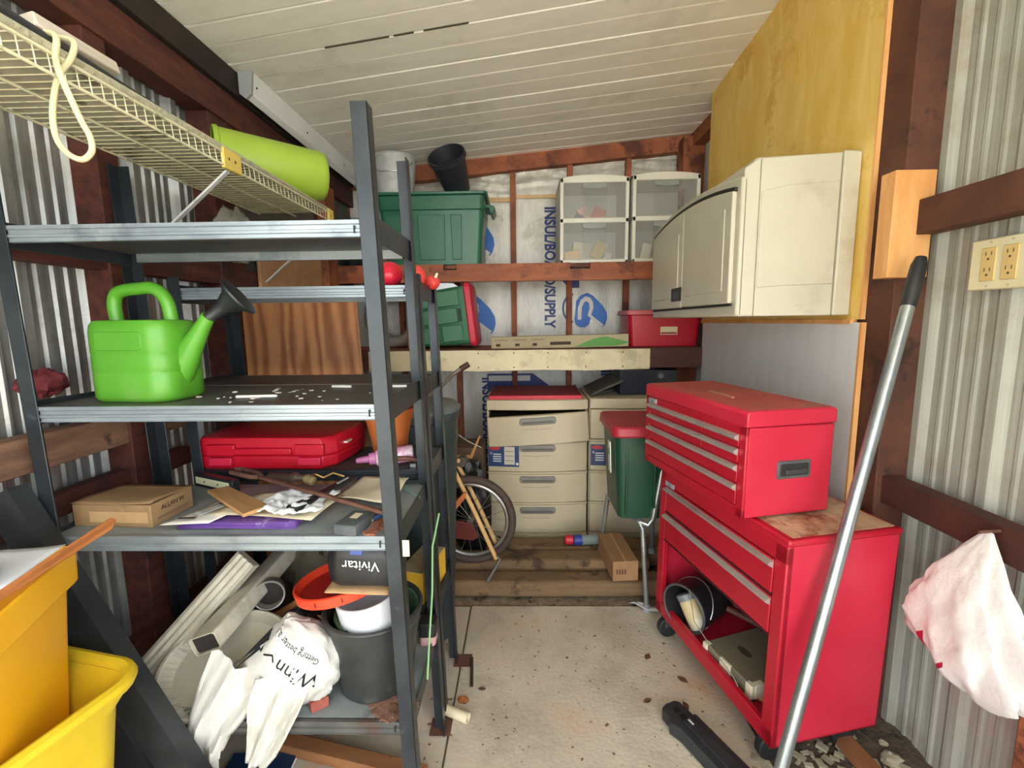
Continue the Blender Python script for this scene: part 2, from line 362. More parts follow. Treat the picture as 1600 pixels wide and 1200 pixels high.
# ================================================================== SHELVING RACKS
rack_m = M('rack_dark_steel', '#2c3237', .38, .4, '#3b4248', 9, (1, 1, 1), c3='#626a70', sc3=12, lo3=.62, hi3=.72, rvar=.08)
rail_m = M('rack_rail_lit_steel', '#838f97', .34, .35, '#a0abb2', 7, (.6, 3, 3), c3='#5a646c', sc3=6, lo3=.55, hi3=.75, rvar=.08)  # silvery tone paints the light catching the dark steel rails
pan_m = M('rack_shelf_pan', '#4b4d4d', .5, .3, '#62615d', 6, c3='#5a3f33', sc3=5, lo3=.55, hi3=.68, bump=.08)
pan_light = M('rack_shelf_pan_dusty', '#7f8a8e', .5, .25, '#9aa2a2', 6, c3='#6a5a4c', sc3=5, lo3=.6, hi3=.7, bump=.08)
def rack(name, label, x0, x1, y0, y1, h, levels, lean, pans, railmats):
    t = thing(name, label, 'shelf rack', ((x0+x1)/2, (y0+y1)/2, 0), group='black steel shelf racks')
    ox, oy = (x0+x1)/2, (y0+y1)/2
    X = lambda x, z: x - ox + lean * (1 - z / h)
    fl, th = .036, .003
    for (x, sx) in ((x0, 1), (x1, -1)):
        for (y, sy) in ((y0, 1), (y1, -1)):
            m = MB()
            for (dx, dy) in ((fl, th), (th, fl)):
                a = [(X(x, 0), y-oy), (X(x, 0)+sx*dx, y-oy), (X(x, 0)+sx*dx, y-oy+sy*dy), (X(x, 0), y-oy+sy*dy)]
                sh = X(x, h) - X(x, 0)
                m.hexa([(p, q, 0) for p, q in a] + [(p + sh, q, h) for p, q in a])
            m.build('post', rack_m, t, bev=.0012, seg=1)
    for z, pm, rm in zip(levels, pans, railmats):
        xa, xb = X(x0, z) + .005, X(x1, z) - .005
        for yy, sg in ((y0 - oy + .004, 1), (y1 - oy - .004, -1)):
            # ridged rail: two grooves along the length
            pr = [(0, 0), (.004, .002), (.004, .009), (.0, .011), (0, .016), (.004, .018), (.004, .026), (0, .028), (0, .036), (.012, .036), (.012, 0)]
            m = MB(); m.prism(pr, xa + .028, xb - .028, lambda a, b, q, yy=yy, sg=sg, z=z: (q, yy + sg * a, z - .036 + b))
            r = m.build('shelf_rail', rm, t)
            m = MB(); m.box((xb - .045, yy - .0006 if sg > 0 else yy - .001, z - .028), (xb - .041, yy + .001 if sg > 0 else yy + .0006, z - .012)); m.build('rivet_slot', M('slot_black', '#0d0e10', .6), r)
        for xx in (xa + .002, xb - .004):
            MB().box((xx, y0 - oy + .004, z - .045), (xx + .002, y1 - oy - .004, z + .012)).build('side_rail', rack_m, t)
        MB().box((xa + .006, y0 - oy + .014, z - .012), (xb - .006, y1 - oy - .014, z)).build('shelf', pm, t)
    return t
LA, LB, LC, LD = 1.583, 1.178, .862, .37
rack('metal_shelf_rack', 'tall black steel shelf rack nearest the camera, holding the watering can', -1.17, -.318, 1.02, 1.385, 1.82, (LA, LB, LC, LD), .05, (pan_m, pan_m, pan_light, pan_light), (rail_m, rail_m, rail_m, pan_m))
R2A, R2B, R2C, R2D = 1.476, 1.172, .892, .42
rack('metal_shelf_rack', 'shorter black steel shelf rack behind the tall one, holding the red tool case', -1.09, -.312, 1.425, 1.715, 1.51, (R2A, R2B, R2C, R2D), .04, (pan_m, pan_m, pan_m, pan_m), (rail_m, rail_m, rack_m, pan_m))

# ================================================================== WIRE SHELF on left wall
wire_m = M('wire_cream_vinyl', '#e4e1c2', .45, 0, '#d3d0ae', 12, c3='#a8a588', sc3=14)
t = thing('wire_shelf', 'dirty cream wire shelf bracketed to the left metal wall', 'wire shelf', (-1.035, 1.35, 1.86))
xf, xb, ya, yb = .165, -.165, -.95, .83
m = MB()
for x, z in ((xf, .004), (xb, .006), (0, -.006)): m.tube([(x, ya, z), (x, yb, z)], .0035, 6)
m.build('rod', wire_m, t); m = MB()
for z in (-.034, .004): m.tube([(xf + .003, ya, z), (xf + .003, yb, z)], .0033, 6)
m.build('front_rod', wire_m, t)
m = MB(); k = 0; yy = ya + .01
while yy < yb:
    m.tube([(xb, yy, .008), (xf, yy, .008), (xf + .004, yy, -.034)], .0016, 4, cap=False); yy += .0275
m.build('cross_wires', wire_m, t)['kind'] = 'stuff'
MB().box((xb + .004, ya, .0105), (xf - .002, yb - .01, .0125)).build('liner', M('liner_grey_green', '#bdbaa6', .7, 0, '#a6a38f', 6, c3='#77745f', sc3=8), t)
m = MB(); m.tube([(xf - .004, ya, .017), (xf - .006, -.2, .018), (xf - .003, .2, .017), (xf - .005, yb + .01, .017)], [.008, .010, .009, .007], 7); m.build('dust_ridge', M('dust_lint', '#a9a68e', .95, 0, '#c2bfa6', 60, bump=.8), t)
yel = M('clip_yellow', '#dfc765', .5)
for yy in (.05, .79):
    c = MB().box((xf - .002, yy, -.042), (xf + .009, yy + .085 if yy < .5 else yy + .05, .016)).build('bracket_clip', yel, t, bev=.002)
    for dy in (.02, .05):
        if yy + dy < .83: MB().box((xf + .0088, yy + dy, -.016), (xf + .0095, yy + dy + .006, -.008)).build('screw_hole', M('slot_black', '#0d0e10'), c)
white_metal = M('white_enamel', '#d6d9d8', .4, 0, '#c4c7c5', 14, c3='#8f8a80', sc3=10, lo3=.62, hi3=.7)
for yy in (.075, .815):
    m = MB(); m.bar((xf, yy, -.045), (-.165, yy, -.315), .016, .006); m.bar((-.165, yy, -.315), (-.165, yy, -.36), .016, .006)
    m.build('brace', white_metal, t, bev=.001)

# white fluorescent fixture channel along the left top
t = thing('light_fixture', 'long white metal light fixture along the left edge of the ceiling', 'light fixture', (-1.13, 2.72, 2.395), (0, 0, 0))
m = MB(); pr = [(-.025, 0), (-.025, -.085), (.0, -.105), (.022, -.085), (.032, 0)]
m.prism(pr, -.69, .68, lambda a, b, q: (a, q, b)); b_ = m.build('housing', M('fixture_white', '#e6eaec', .4, 0, '#d9dee0', 5, c3='#9a9c9a', sc3=6, lo3=.6, hi3=.75), t, bev=.003)
m = MB(); m.prism([(-.027, .0), (-.027, -.087), (0, -.108), (.024, -.088), (.034, 0)], -.70, -.685, lambda a, b, q: (a, q, b)); m.build('end_cap', M('fixture_grey', '#8d9194', .5), t, bev=.002)
for q in (-.66, -.2, .3): MB().tube([(.024, q, -.05), (.03, q, -.05)], .004, 8).build('screw', M('slot_black', '#0d0e10'), b_)

# ================================================================== BACK SHELVES
shw = M('shelf_wood_brown', '#8a4a2c', .6, 0, '#a85f38', 4, (.8, 4, 5), c3='#6b3823', sc3=4, bump=.12)
t = thing('wooden_wall_shelf', 'upper brown lumber wall shelf carrying the big green tote and clear drawers', 'wall shelf', (0, 3.15, 1.615))
m = MB()
for a, b, z0, z1 in ((-1.19, -.487, 0, .108), (-.487, -.405, 0, .072), (-.405, .305, 0, .108), (.305, .43, 0, .07), (.43, 1.09, 0, .108)):
    m.box((a, -.20, z0), (b, -.16, z1))
m.build('front_beam', shw, t)
MB().box((-1.19, -.16, .085), (1.09, .21, .107)).build('shelf_board', wood_red, t)
for x in (-.446, .367): MB().box((x - .04, -.16, .01), (x + .04, -.10, .084)).build('joist', M('wood_black_brown', '#211813', .8), t)
t = thing('wooden_wall_shelf', 'lower wall shelf faced with cream sheet metal above the drawer units', 'wall shelf', (0, 3.05, 1.07))
MB().box((-1.19, -.20, 0), (1.12, -.165, .125)).build('front_beam', M('wood_dark_maroon2', '#43241c', .65, 0, '#57301f', 5, (.8, 4, 5)), t, bev=.003)
MB().box((-1.19, -.165, .10), (1.12, .30, .125)).build('shelf_board', wood_red, t)
cream = M('cream_sheet_metal', '#e3d8b4', .42, 0, '#d3c79f', 3, (2, 2, 2), c3='#c0b48e', sc3=4)
xs = [-.955, -.62, -.29, -.07, .14, .375, .60, .775]
for i in range(len(xs) - 1):
    sag = .004 * math.sin(i*2.1)
    fs = MB().hexa([(xs[i], -.206, -.010+sag), (xs[i+1]+.012, -.2065, -.008+.004*math.sin(i*2.1+2.1)), (xs[i+1]+.012, -.2005, -.008), (xs[i], -.2005, -.010+sag),
                    (xs[i], -.206, .118), (xs[i+1]+.012, -.2065, .119), (xs[i+1]+.012, -.2005, .119), (xs[i], -.2005, .118)]).build('metal_facing', cream, t, bev=.001, seg=1)
    for zz in (.012, .10): MB().tube([(xs[i]+.02, -.210, zz), (xs[i]+.02, -.205, zz)], .0045, 8).build('nail', M('nail_rust', '#6b4a35', .7), fs)

# ================================================================== WALL CABINET (right)
cabm = M('cabinet_beige_plastic', '#c3bfad', .32, 0, '#bab6a3', 3, c3='#b2ac98', sc3=2)
cabd = M('cabinet_seam_dark', '#22201a', .7)
t = thing('wall_cabinet', 'beige plastic wall cabinet hung on the yellow plywood', 'cabinet', (.92, 2.10, 1.37))
X0, X1, Y0, Y1, Hc = -.205, .188, -.50, .50, .53
pr = [(X0, .0), (X0, Hc - .075), (X0 + .03, Hc - .025), (X0 + .10, Hc), (X1 - .02, Hc + .005), (X1, Hc - .01), (X1, 0)]
m = MB(); m.prism([(X0 + .03, 0), (X0 + .03, Hc - .06), (X0 + .06, Hc - .015), (X1, Hc), (X1, 0)], Y0 + .01, Y1, lambda a, b, q: (a, q, b)); m.build('body', cabm, t, bev=.006)
# front frame facing the room with crowned top
m = MB()
n = 12
crown = [(lerp(Y0, Y1, k/n), Hc - .075 + .045*(1 - (2*k/n - 1)**2)) for k in range(n+1)]
poly = [(Y0, 0)] + crown + [(Y1, 0)]
m.prism(poly, X0 + .012, X0 + .035, lambda a, b, q: (q, a, b)); m.build('face_frame', cabm, t, bev=.008)
for (a, b) in ((Y0 + .03, -.003), (.003, Y1 - .03)):
    cr = [(lerp(a, b, k/8), Hc - .12 + .05*(1 - (2*((lerp(a, b, k/8)-Y0)/(Y1-Y0)) - 1)**2)) for k in range(9)]
    d = MB().prism([(a, .045)] + cr + [(b, .045)], X0 - .004, X0 + .013, lambda p, q, r: (r, p, q)).build('door', cabm, t, bev=.005)
    w_ = b - a
    MB().prism([(a + .05, .09), (a + .05, Hc - .16), (b - .05, Hc - .145), (b - .05, .09)], X0 - .0075, X0 - .002, lambda p, q, r: (r, p, q)).build('door_panel', cabm, d, bev=.004)
m = MB()
cr = [(lerp(Y0 + .03, Y1 - .03, k/14), Hc - .107 + .05*(1 - (2*(lerp(.03, .97, k/14)) - 1)**2)) for k in range(15)]
m.prism(cr + [(y_, z_ - .014) for y_, z_ in cr[::-1]], X0 + .002, X0 + .0135, lambda p, q, r: (r, p, q)); m.build('door_gap', cabd, t)
MB().box((X0 + .004, Y0 + .03, .036), (X0 + .0135, Y1 - .03, .0445)).build('door_gap', cabd, t)
l_ = MB().box((X0 - .010, .0, .075), (X0 - .003, .125, .135)).build('latch', M('latch_black', '#17181a', .4), t, bev=.003)
MB().box((X0 - .012, .03, .088), (X0 - .0095, .095, .115)).build('latch_keyhole', M('latch_grey', '#3b3d40', .4), l_)
# near end panel with ribs
m = MB(); m.prism([(X0 + .075, .0), (X0 + .075, Hc - .02), (X1 - .06, Hc - .005), (X1 - .06, 0)], Y0 + .003, Y0 + .012, lambda a, b, q: (a, q, b)); m.build('end_panel', cabm, t, bev=.003)
m = MB(); m.prism([(X0 + .078, .095), (X0 + .078, Hc - .125), (X0 + .16, Hc - .105), (X1 - .064, Hc - .095), (X1 - .064, .105), (X0 + .16, .10)], Y0 - .0015, Y0 + .004, lambda a, b, q: (a, q, b)); m.build('end_panel_field', cabm, t, bev=.0025)
m = MB(); m.prism([(X0 + .02, 0), (X0 + .02, Hc - .05), (X0 + .072, Hc - .015), (X0 + .072, 0)], Y0 + .0, Y0 + .014, lambda a, b, q: (a, q, b)); m.build('corner_trim', cabm, t, bev=.005)
m = MB(); m.prism([(X1 - .057, 0), (X1 - .057, Hc), (X1, Hc - .004), (X1, 0)], Y0 - .002, Y0 + .012, lambda a, b, q: (a, q, b)); m.build('corner_trim', cabm, t, bev=.005)

# ================================================================== DRAWER UNITS
dru = M('drawer_tan_plastic', '#c9bda2', .42, 0, '#c0b498', 3); drg = M('handle_grey_plastic', '#86847e', .4, 0, '#797771', 8); drd = M('drawer_dark_gap', '#1d1a17', .8)
def sticker(par, x, z, w_, h_, yf):
    s_ = MB().box((0, -.0012, 0), (w_, 0, h_)).build('sticker', M('sticker_navy', '#2c3f6b', .4, 0, '#34497a', 20), par, loc=(x, yf - .0045, z), rot=(0, 0, -math.atan(.118)))
    x = z = yf = 0
    s_['label'] = 'navy printed product sticker'
    wt = M('sticker_white', '#dfe3e6', .4)
    q = yf - .0018
    def el(n_, poly, m_): MB().prism(poly, q, q + .0008, lambda a, b, r: (x + a*w_, r, z + b*h_)).build(n_, m_, s_)
    el('sticker_logo', [(.21 + .18*math.cos(a), .86 + .085*math.sin(a)) for a in [2*PI*k/16 for k in range(16)]], M('sticker_red', '#c8383f', .4))
    text('sticker_number', '4', h_*.2, wt, s_, (x + w_*.08, q, z + h_*.62), (PI/2, 0, 0), .0003)
    for k in range(4): el('sticker_line', [(.15, .56-.11*k), (.42, .56-.11*k), (.42, .61-.11*k), (.15, .61-.11*k)], wt)
    el('sticker_picture', [(.52, .1), (.86, .1), (.86, .94), (.52, .94)], M('sticker_pic', '#cfc9ba', .4))
    for k in range(3): 
        MB().prism([(.55, .28+.22*k), (.83, .28+.22*k), (.83, .30+.22*k), (.55, .30+.22*k)], q - .0006, q, lambda a, b, r: (x + a*w_, r, z + b*h_)).build('sticker_picture_line', M('sticker_ink', '#3d4048', .5), s_)
    el('sticker_code', [(.90, .08), (.98, .08), (.98, .2), (.90, .2)], wt)
def drawer_unit(label, x, y, zb, w_, d_, h_, ajar):
    t = thing('drawer_unit', label, 'drawer unit', (x, y + d_/2, zb), group='tan plastic drawer units')
    yf = -d_/2
    m = MB(); m.box((-w_/2, yf + .03, 0), (-w_/2 + .012, d_/2, h_ - .06)); m.box((w_/2 - .012, yf + .03, 0), (w_/2, d_/2, h_ - .06)); m.box((-w_/2, d_/2 - .012, 0), (w_/2, d_/2, h_ - .06)); m.box((-w_/2, yf + .03, 0), (w_/2, d_/2, .02))
    m.build('body', dru, t, bev=.003)
    def bow(u, amt=.022): return -amt*(1 - (2*u - 1)**2)
    def slab(z0, z1, ext, thick, amt=.022, inset=0):
        n = 12; pts = [(lerp(-w_/2 + inset, w_/2 - inset, k/n), yf + bow(k/n, amt) + ext) for k in range(n+1)]
        pts += [(w_/2 - inset, yf + thick + ext), (-w_/2 + inset, yf + thick + ext)]
        return MB().prism(pts, z0, z1, lambda a, b, q: (a, b, q))
    slab(h_ - .06, h_, 0, d_).build('top', dru, t, bev=.006)
    slab(0, .018, .004, .03).build('plinth', dru, t, bev=.003)
    hh = (h_ - .06 - .02) / 4
    for k in range(4):
        z0 = .02 + hh*k; aj = ajar if k == 3 else 0
        d = slab(z0 + .012 - aj*.6, z0 + hh - .004 - aj*.6, -aj, .018, .026, .004).build('drawer', dru, t, bev=.005)
        if aj:
            d.rotation_euler = (0, math.radians(-3.4), 0); d.location = (.045, 0, 0)
            m = MB(); m.box((-w_/2 + .03, yf + .02, z0 + hh - .05), (w_/2 - .03, yf + .35, z0 + hh - .045)); m.build('drawer_gap_shade', drd, t)  # near-black sheet puts the shade behind the open drawer into colour
        slab(z0 - .004, z0 + .008, .004, .028, .02).build('divider', dru, t, bev=.003)
        pts = rrect(.215, .042, .016)
        zz = z0 + hh - .034 - aj*.7
        hd = MB().prism([(a, b + zz) for a, b in pts], yf - .034 - aj, yf - .018 - aj, lambda a, b, q: (a, q, b)).build('handle', drg, d, bev=.004)
        MB().prism([(a*.9, (b - .006) + zz - .0) for a, b in rrect(.205, .012, .005)], yf - .036 - aj, yf - .033 - aj, lambda a, b, q: (a, q, b)).build('handle_recess', M('handle_shadow', '#5d5b56', .5), d)
        MB().prism([(-.09, zz - .045), (0, zz - .049), (.075, zz - .044), (.075, zz - .047), (0, zz - .052), (-.09, zz - .048)], yf - .027 - aj, yf - .022 - aj, lambda a, b, q: (a, q, b)).build('drawer_crease', M('drawer_tan_dark', '#a89c82', .5), d)
        if k == 2: sticker(d, -w_/2 + .008, z0 + .045, .185, .13, yf)
    return t
drawer_unit('tan four-drawer plastic unit with the crooked half-open top drawer', .088, 2.70, .045, .605, .5, .855, .03)
drawer_unit('tan four-drawer plastic unit half hidden behind the green red-lidded tote', .702, 2.70, .045, .605, .5, .86, 0)
# ================================================================== RED TOOL CHEST AND CABINET
red = M('toolbox_red_paint', '#a5162a', .34, 0, '#b51c30', 4, c3='#9d1426', sc3=3, lo3=.55, hi3=.75, rvar=.06)
redtop = M('toolbox_red_dusty', '#a8403f', .6, 0, '#b8584e', 6, c3='#93584a', sc3=5, lo3=.45, hi3=.65)
redlit = M('toolbox_red_lit', '#b8223a', .4, 0, '#c22a42', 4, c3='#a92a34', sc3=7, lo3=.62, hi3=.74, rvar=.06)  # lighter copy of the red, light on the side painted into the colour
rust_top = M('toolbox_rusty_top', '#a98568', .7, 0, '#c9ad8e', 9, c3='#7c3528', sc3=8, lo3=.5, hi3=.62)
alu = M('drawer_trim_aluminium', '#b9b7b2', .35, .5, '#a7a5a0', 10, (1, 1, 1))
badge = M('badge_silver', '#aeb4bd', .35, .3)
dark = M('tool_interior_shade', '#3a0b12', .7)
ang = math.atan2(.60, -.135)          # direction of the drawer front, near corner to far corner
def place(name, label, cat, loc, tilt): 
    t = thing(name, label, cat, loc, (0, 0, 0))
    t.rotation_mode = 'XYZ'; t.matrix_world = Matrix.Translation(loc) @ RZ(ang) @ Matrix.Rotation(tilt, 4, 'Y')
    return t
# local frame: x along the drawer front (near to far), y = towards the room (outward), -y = depth, z up
Lc, Dc, Hb = .675, .375, .655
t = place('rolling_tool_cabinet', 'red rolling tool cabinet with an open lower bay under the chest', 'tool cabinet', (.722, 1.215, .105), math.radians(-1.2))
m = MB()
m.box((0, -Dc, 0), (.012, 0, Hb)); m.box((Lc - .012, -Dc, 0), (Lc, 0, Hb)); m.box((0, -Dc, 0), (Lc, -Dc + .01, Hb)); m.box((0, -Dc, 0), (Lc, 0, .012)); m.box((.011, -Dc + .011, .335), (Lc - .011, -.02, .35))
m.build('body', redlit, t, bev=.004)
m = MB(); m.box((-.004, -Dc - .003, Hb - .02), (Lc + .004, .004, Hb)); tp = m.build('top', red, t, bev=.006)
MB().box((.012, -Dc + .012, Hb), (Lc - .01, -.02, Hb + .0015)).build('rust_patch', rust_top, tp)
m = MB(); m.box((0, -.02, 0), (.045, .003, Hb - .02)); m.box((Lc - .045, -.02, 0), (Lc, .003, Hb - .02)); m.box((0, -.02, 0), (Lc, .003, .055)); m.box((0, -.02, Hb - .075), (Lc, .003, Hb - .018))
m.build('front_frame', red, t, bev=.004)
for z0, z1 in ((.47, .575), (.345, .46)):
    d = MB().box((.047, -.02, z0), (Lc - .047, .004, z1)).build('drawer', red, t, bev=.003)
    pr = [(.004, z1 - .004), (.020, z1 - .010), (.020, z1 - .016), (.004, z1 - .026)]
    MB().prism(pr, .047, Lc - .047, lambda a, b, q: (q, a, b)).build('drawer_trim', alu, d)
    MB().box((.047, .0, z0 - .006), (Lc - .047, .0045, z0 - .001)).build('drawer_gap', dark, d)
bd = MB().box((Lc - .105, .003, .578), (Lc - .04, .006, .597)).build('badge', badge, t, bev=.001)
text('badge_mark', '||||||', .012, M('badge_ink', '#5d646e', .4), bd, (Lc - .072, .0064, .5875), (PI/2, 0, PI), .0003)
MB().box((.05, -.3, .06), (Lc - .05, -.298, .33)).build('bay_shade_sheet', dark, t)  # dark sheet added across the bay to paint the shade of its depth
blk_rub = M('rubber_black', '#17181a', .6, 0, '#242527', 20)
for x, yy in ((.06, -.05), (Lc - .05, -.03), (.06, -Dc + .06), (Lc - .05, -Dc + .06)):
    c = MB().tube([(x - .014, yy, -.055), (x + .014, yy, -.055)], .045, 18).build('caster', blk_rub, t, bev=.004)
    MB().box((x - .02, yy - .02, -.05), (x + .02, yy + .02, 0)).build('caster_fork', M('caster_steel', '#55585c', .4, .6), c, bev=.003)
# chest
Lh, Dh, Hh = .60, .30, .325
t = place('tool_chest', 'red tool chest with aluminium drawer trims on top of the rolling cabinet', 'tool chest', (.648, 1.315, .772), math.radians(-.6))
m = MB(); m.box((0, -Dh, 0), (Lh, -.004, Hh - .05)); m.build('body', redlit, t, bev=.005)
m = MB(); m.prism([(.004, Hh - .048), (.004, Hh - .006), (-.003, Hh), (-Dh + .006, Hh), (-Dh - .003, Hh - .008), (-Dh - .003, Hh - .048)], -.003, Lh + .003, lambda a, b, q: (q, a, b)); lid = m.build('lid', redlit, t, bev=.005)
MB().box((.01, -Dh + .008, Hh), (Lh - .01, -.008, Hh + .001)).build('lid_dust', redtop, lid)
MB().bar((.2, -.1, Hh + .003), (.34, -.11, Hh + .003), .012, .006).build('lid_handle', M('handle_pinkish', '#b07a6c', .5), lid, bev=.002)
m = MB(); m.box((0, -.01, 0), (.03, .002, Hh - .048)); m.box((Lh - .03, -.01, 0), (Lh, .002, Hh - .048)); m.box((0, -.01, 0), (Lh, .002, .03)); m.box((0, -.01, Hh - .075), (Lh, .002, Hh - .048))
m.build('front_frame', red, t, bev=.003)
rows = [(.215, .252, 3), (.165, .208, 3), (.105, .158, 1), (.035, .098, 1)]
for z0, z1, nn in rows:
    wd = (Lh - .06) / nn
    for k in range(nn):
        a = .03 + wd*k + .001; b = a + wd - .002
        d = MB().box((a, -.01, z0), (b, .004, z1)).build('drawer', red, t, bev=.002)
        MB().prism([(.004, z1 - .001), (.018, z1 - .006), (.018, z1 - .014), (.004, z1 - .022)], a, b, lambda p, q, r: (r, p, q)).build('drawer_trim', alu, d)
bd = MB().box((Lh - .085, .002, Hh - .072), (Lh - .025, .0055, Hh - .054)).build('badge', badge, t, bev=.001)
text('badge_mark', '||||||', .012, M('badge_ink', '#5d646e', .4), bd, (Lh - .055, .006, Hh - .063), (PI/2, 0, PI), .0003)
pts = rrect(.115, .056, .008)
hd = MB().prism([(-.165 + a, .142 + b) for a, b in pts], -.004, .002, lambda a, b, q: (q, a, b)).build('side_handle', M('handle_charcoal', '#4a4a4c', .45, 0, '#5a5a5c', 20), t, bev=.002)
MB().prism([(-.165 + a, .142 + b) for a, b in rrect(.094, .036, .004)], -.0055, -.003, lambda a, b, q: (q, a, b)).build('handle_recess', M('handle_recess_dark', '#242426', .6), hd)
MB().box((-.009, -.205, .128), (-.004, -.135, .143)).build('grip', M('handle_grip', '#3a3a3c', .4), hd, bev=.002)
t_chest = t
# ================================================================== THINGS ON THE RACKS
from mathutils.bvhtree import BVHTree
def drape(o, target, dirn=(0, 1, 0), off=.0012):
    """lay a printed mark onto the surface of the thing it is printed on"""
    bpy.context.view_layer.update()
    dg = bpy.context.evaluated_depsgraph_get(); bm = bmesh.new(); bm.from_object(target, dg); bm.transform(target.matrix_world)
    bv = BVHTree.FromBMesh(bm); d = Vector(dirn).normalized()
    b2 = bmesh.new(); b2.from_mesh(o.data); bmesh.ops.triangulate(b2, faces=b2.faces[:]); b2.to_mesh(o.data); b2.free()
    mw = o.matrix_world.copy(); inv = mw.inverted()
    for v in o.data.vertices:
        p = mw @ v.co; h = bv.ray_cast(p - d * .4, d)
        if h[0]: v.co = inv @ (h[0] - d * off)
    bm.free()
def noise3(x, y, z, s=0.0): return math.sin(x*1.7+s+1.3*math.sin(y*1.1+s)) * math.cos(y*1.9-s+math.sin(z*1.3)) + .5*math.sin(z*3.1+x*2.3+s*2) * math.cos(x*3.7+y*2.9)
def blob(name, mat, parent, c, r, amp=.12, fr=3.0, seed=0.0, nu=26, nv=16, loc=None, flat_bottom=None):
    m = MB(); R = []
    for j in range(nv + 1):
        ph = PI * (j + .02) / (nv + .04); ring = []
        for i in range(nu):
            th = 2*PI*i/nu; d = Vector((math.sin(ph)*math.cos(th), math.sin(ph)*math.sin(th), math.cos(ph)))
            k = 1 + amp * noise3(d.x*fr, d.y*fr, d.z*fr, seed)
            z = d.z*r[2]*k
            if flat_bottom is not None: z = max(z, flat_bottom)
            ring.append((c[0]+d.x*r[0]*k, c[1]+d.y*r[1]*k, c[2]+z))
        R.append(ring)
    m.rings(R); return m.build(name, mat, parent, smooth=True)
def sheet(name, mat, parent, corners, bend=.006, seed=0., nu=10, nv=8, th=.0006, z_up=True):
    """slightly warped sheet spanning four corners"""
    a, b, c, d = [Vector(p) for p in corners]; n = (b - a).cross(d - a).normalized(); 
    if n.z < 0: n = -n
    def f(u, v):
        p = (a*(1-u) + b*u)*(1-v) + (d*(1-u) + c*u)*v
        return p + n * bend * (.5 + .5*math.sin(u*5+seed) * math.cos(v*4+seed*1.7)) 
    return MB().grid(f, nu, nv).build(name, mat, parent, smooth=True, solid=th)

# ---- watering can
gcan = P('can_green', '#4d9026', .38, '#579a2f', sc_=3, c3='#7b995f', sc3=4, lo3=.58, hi3=.8); gcd = P('can_green_dark', '#4da31a', .4)
t = thing('watering_can', 'bright green plastic watering can with black rose on the tall rack', 'watering can', (-.945, 1.145, LB), (0, 0, math.radians(-6)))
m = MB(); R = []
prof = [(0, .90), (.004, .96), (.012, 1.0), (.07, 1.0), (.074, .985), (.078, 1.0), (.112, 1.0), (.116, .985), (.12, 1.0), (.17, .995), (.186, .97), (.196, .90), (.198, .80)]
for z, k in prof: R.append([(a*k, b*k, z) for a, b in rrect(.222, .15, .05, 6)])
m.rings(R); body = m.build('body', gcan, t, smooth=True)
m = MB(); m.tube(smooth_path([(-.075, 0, .19), (-.078, 0, .235), (-.068, 0, .262), (-.042, 0, .272), (.0, 0, .275), (.03, 0, .276), (.055, 0, .264), (.072, 0, .236), (.078, 0, .19)]), .0155, 12); m.build('handle', gcan, t, smooth=True)
m = MB(); R = []
for (x, z, r, s_) in ((.085, .07, .03, 1.6), (.108, .105, .028, 1.4), (.138, .148, .021, 1.2), (.162, .182, .017, 1), (.178, .204, .0155, 1)):
    R.append([(x - r*math.cos(a)*.75*1, r*math.sin(a)*1.0, z + r*s_*math.cos(a)*.75) for a in [2*PI*k/14 for k in range(14)]])
m.rings(R); m.build('spout', gcan, t, smooth=True)
blk = P('plastic_black', '#1d1f22', .38, '#2b2d31', sc_=15)
ax = Vector((.74, .28, .60)).normalized()
def along(p0, ax, prof, n=20):
    u = ax.cross(Vector((0, 1, 0))).normalized(); v = ax.cross(u); p0 = Vector(p0)
    return [[p0 + ax*d + (u*math.cos(2*PI*k/n) + v*math.sin(2*PI*k/n))*r for k in range(n)] for d, r in prof]
m = MB(); m.rings(along((.168, 0, .194), ax, [(0, .0155), (.02, .0145), (.05, .018), (.08, .031), (.09, .044), (.096, .053), (.101, .053), (.103, .044), (.105, .02)])); m.build('rose', blk, t, smooth=True)
m = MB(); m.prism(rrect(.125, .045, .008), -.0768, -.0735, lambda a, b, q: (a, q, b + .148)); m.build('embossed_panel', gcan, body, bev=.002)

# ---- red tool case on the lower rack
rc = P('case_red', '#c3122b', .38, '#cf1830', sc_=4); rcl = P('case_red_light', '#d9284a', .38)
t = thing('tool_case', 'red plastic carrying case lying flat on the shorter rack', 'tool case', (-.845, 1.565, R2C))
pl = [(-.235, -.09), (-.215, -.125), (.2, -.135), (.235, -.10), (.255, .02), (.25, .125), (-.23, .125)]
cr_ = lambda k, dz: [(a*k, b*k, dz) for a, b in pl]
m = MB(); m.rings([cr_(.93, 0), cr_(.99, .012), cr_(1.0, .042), cr_(.985, .046)]); lo_ = m.build('lower_shell', rc, t, bev=.003)
m = MB(); m.rings([cr_(.985, .0465), cr_(1.0, .051), cr_(.99, .085), cr_(.95, .105), cr_(.80, .112)]); up_ = m.build('upper_shell', rc, t, bev=.003)
for x in (-.17, .12):
    MB().box((x, -.146, .018), (x + .075, -.128, .044)).build('latch', rcl, lo_, bev=.003)
    MB().box((x - .01, -.141, .05), (x + .085, -.125, .086)).build('latch_seat', rc, up_, bev=.003)
MB().box((-.09, -.143, .052), (.10, -.128, .074)).build('handle_bar', rc, up_, bev=.004)
m = MB()
MB().box((.235, -.06, .07), (.2535, -.02, .0755)).build('decal', P('white_print', '#e6e2dc', .5), up_)
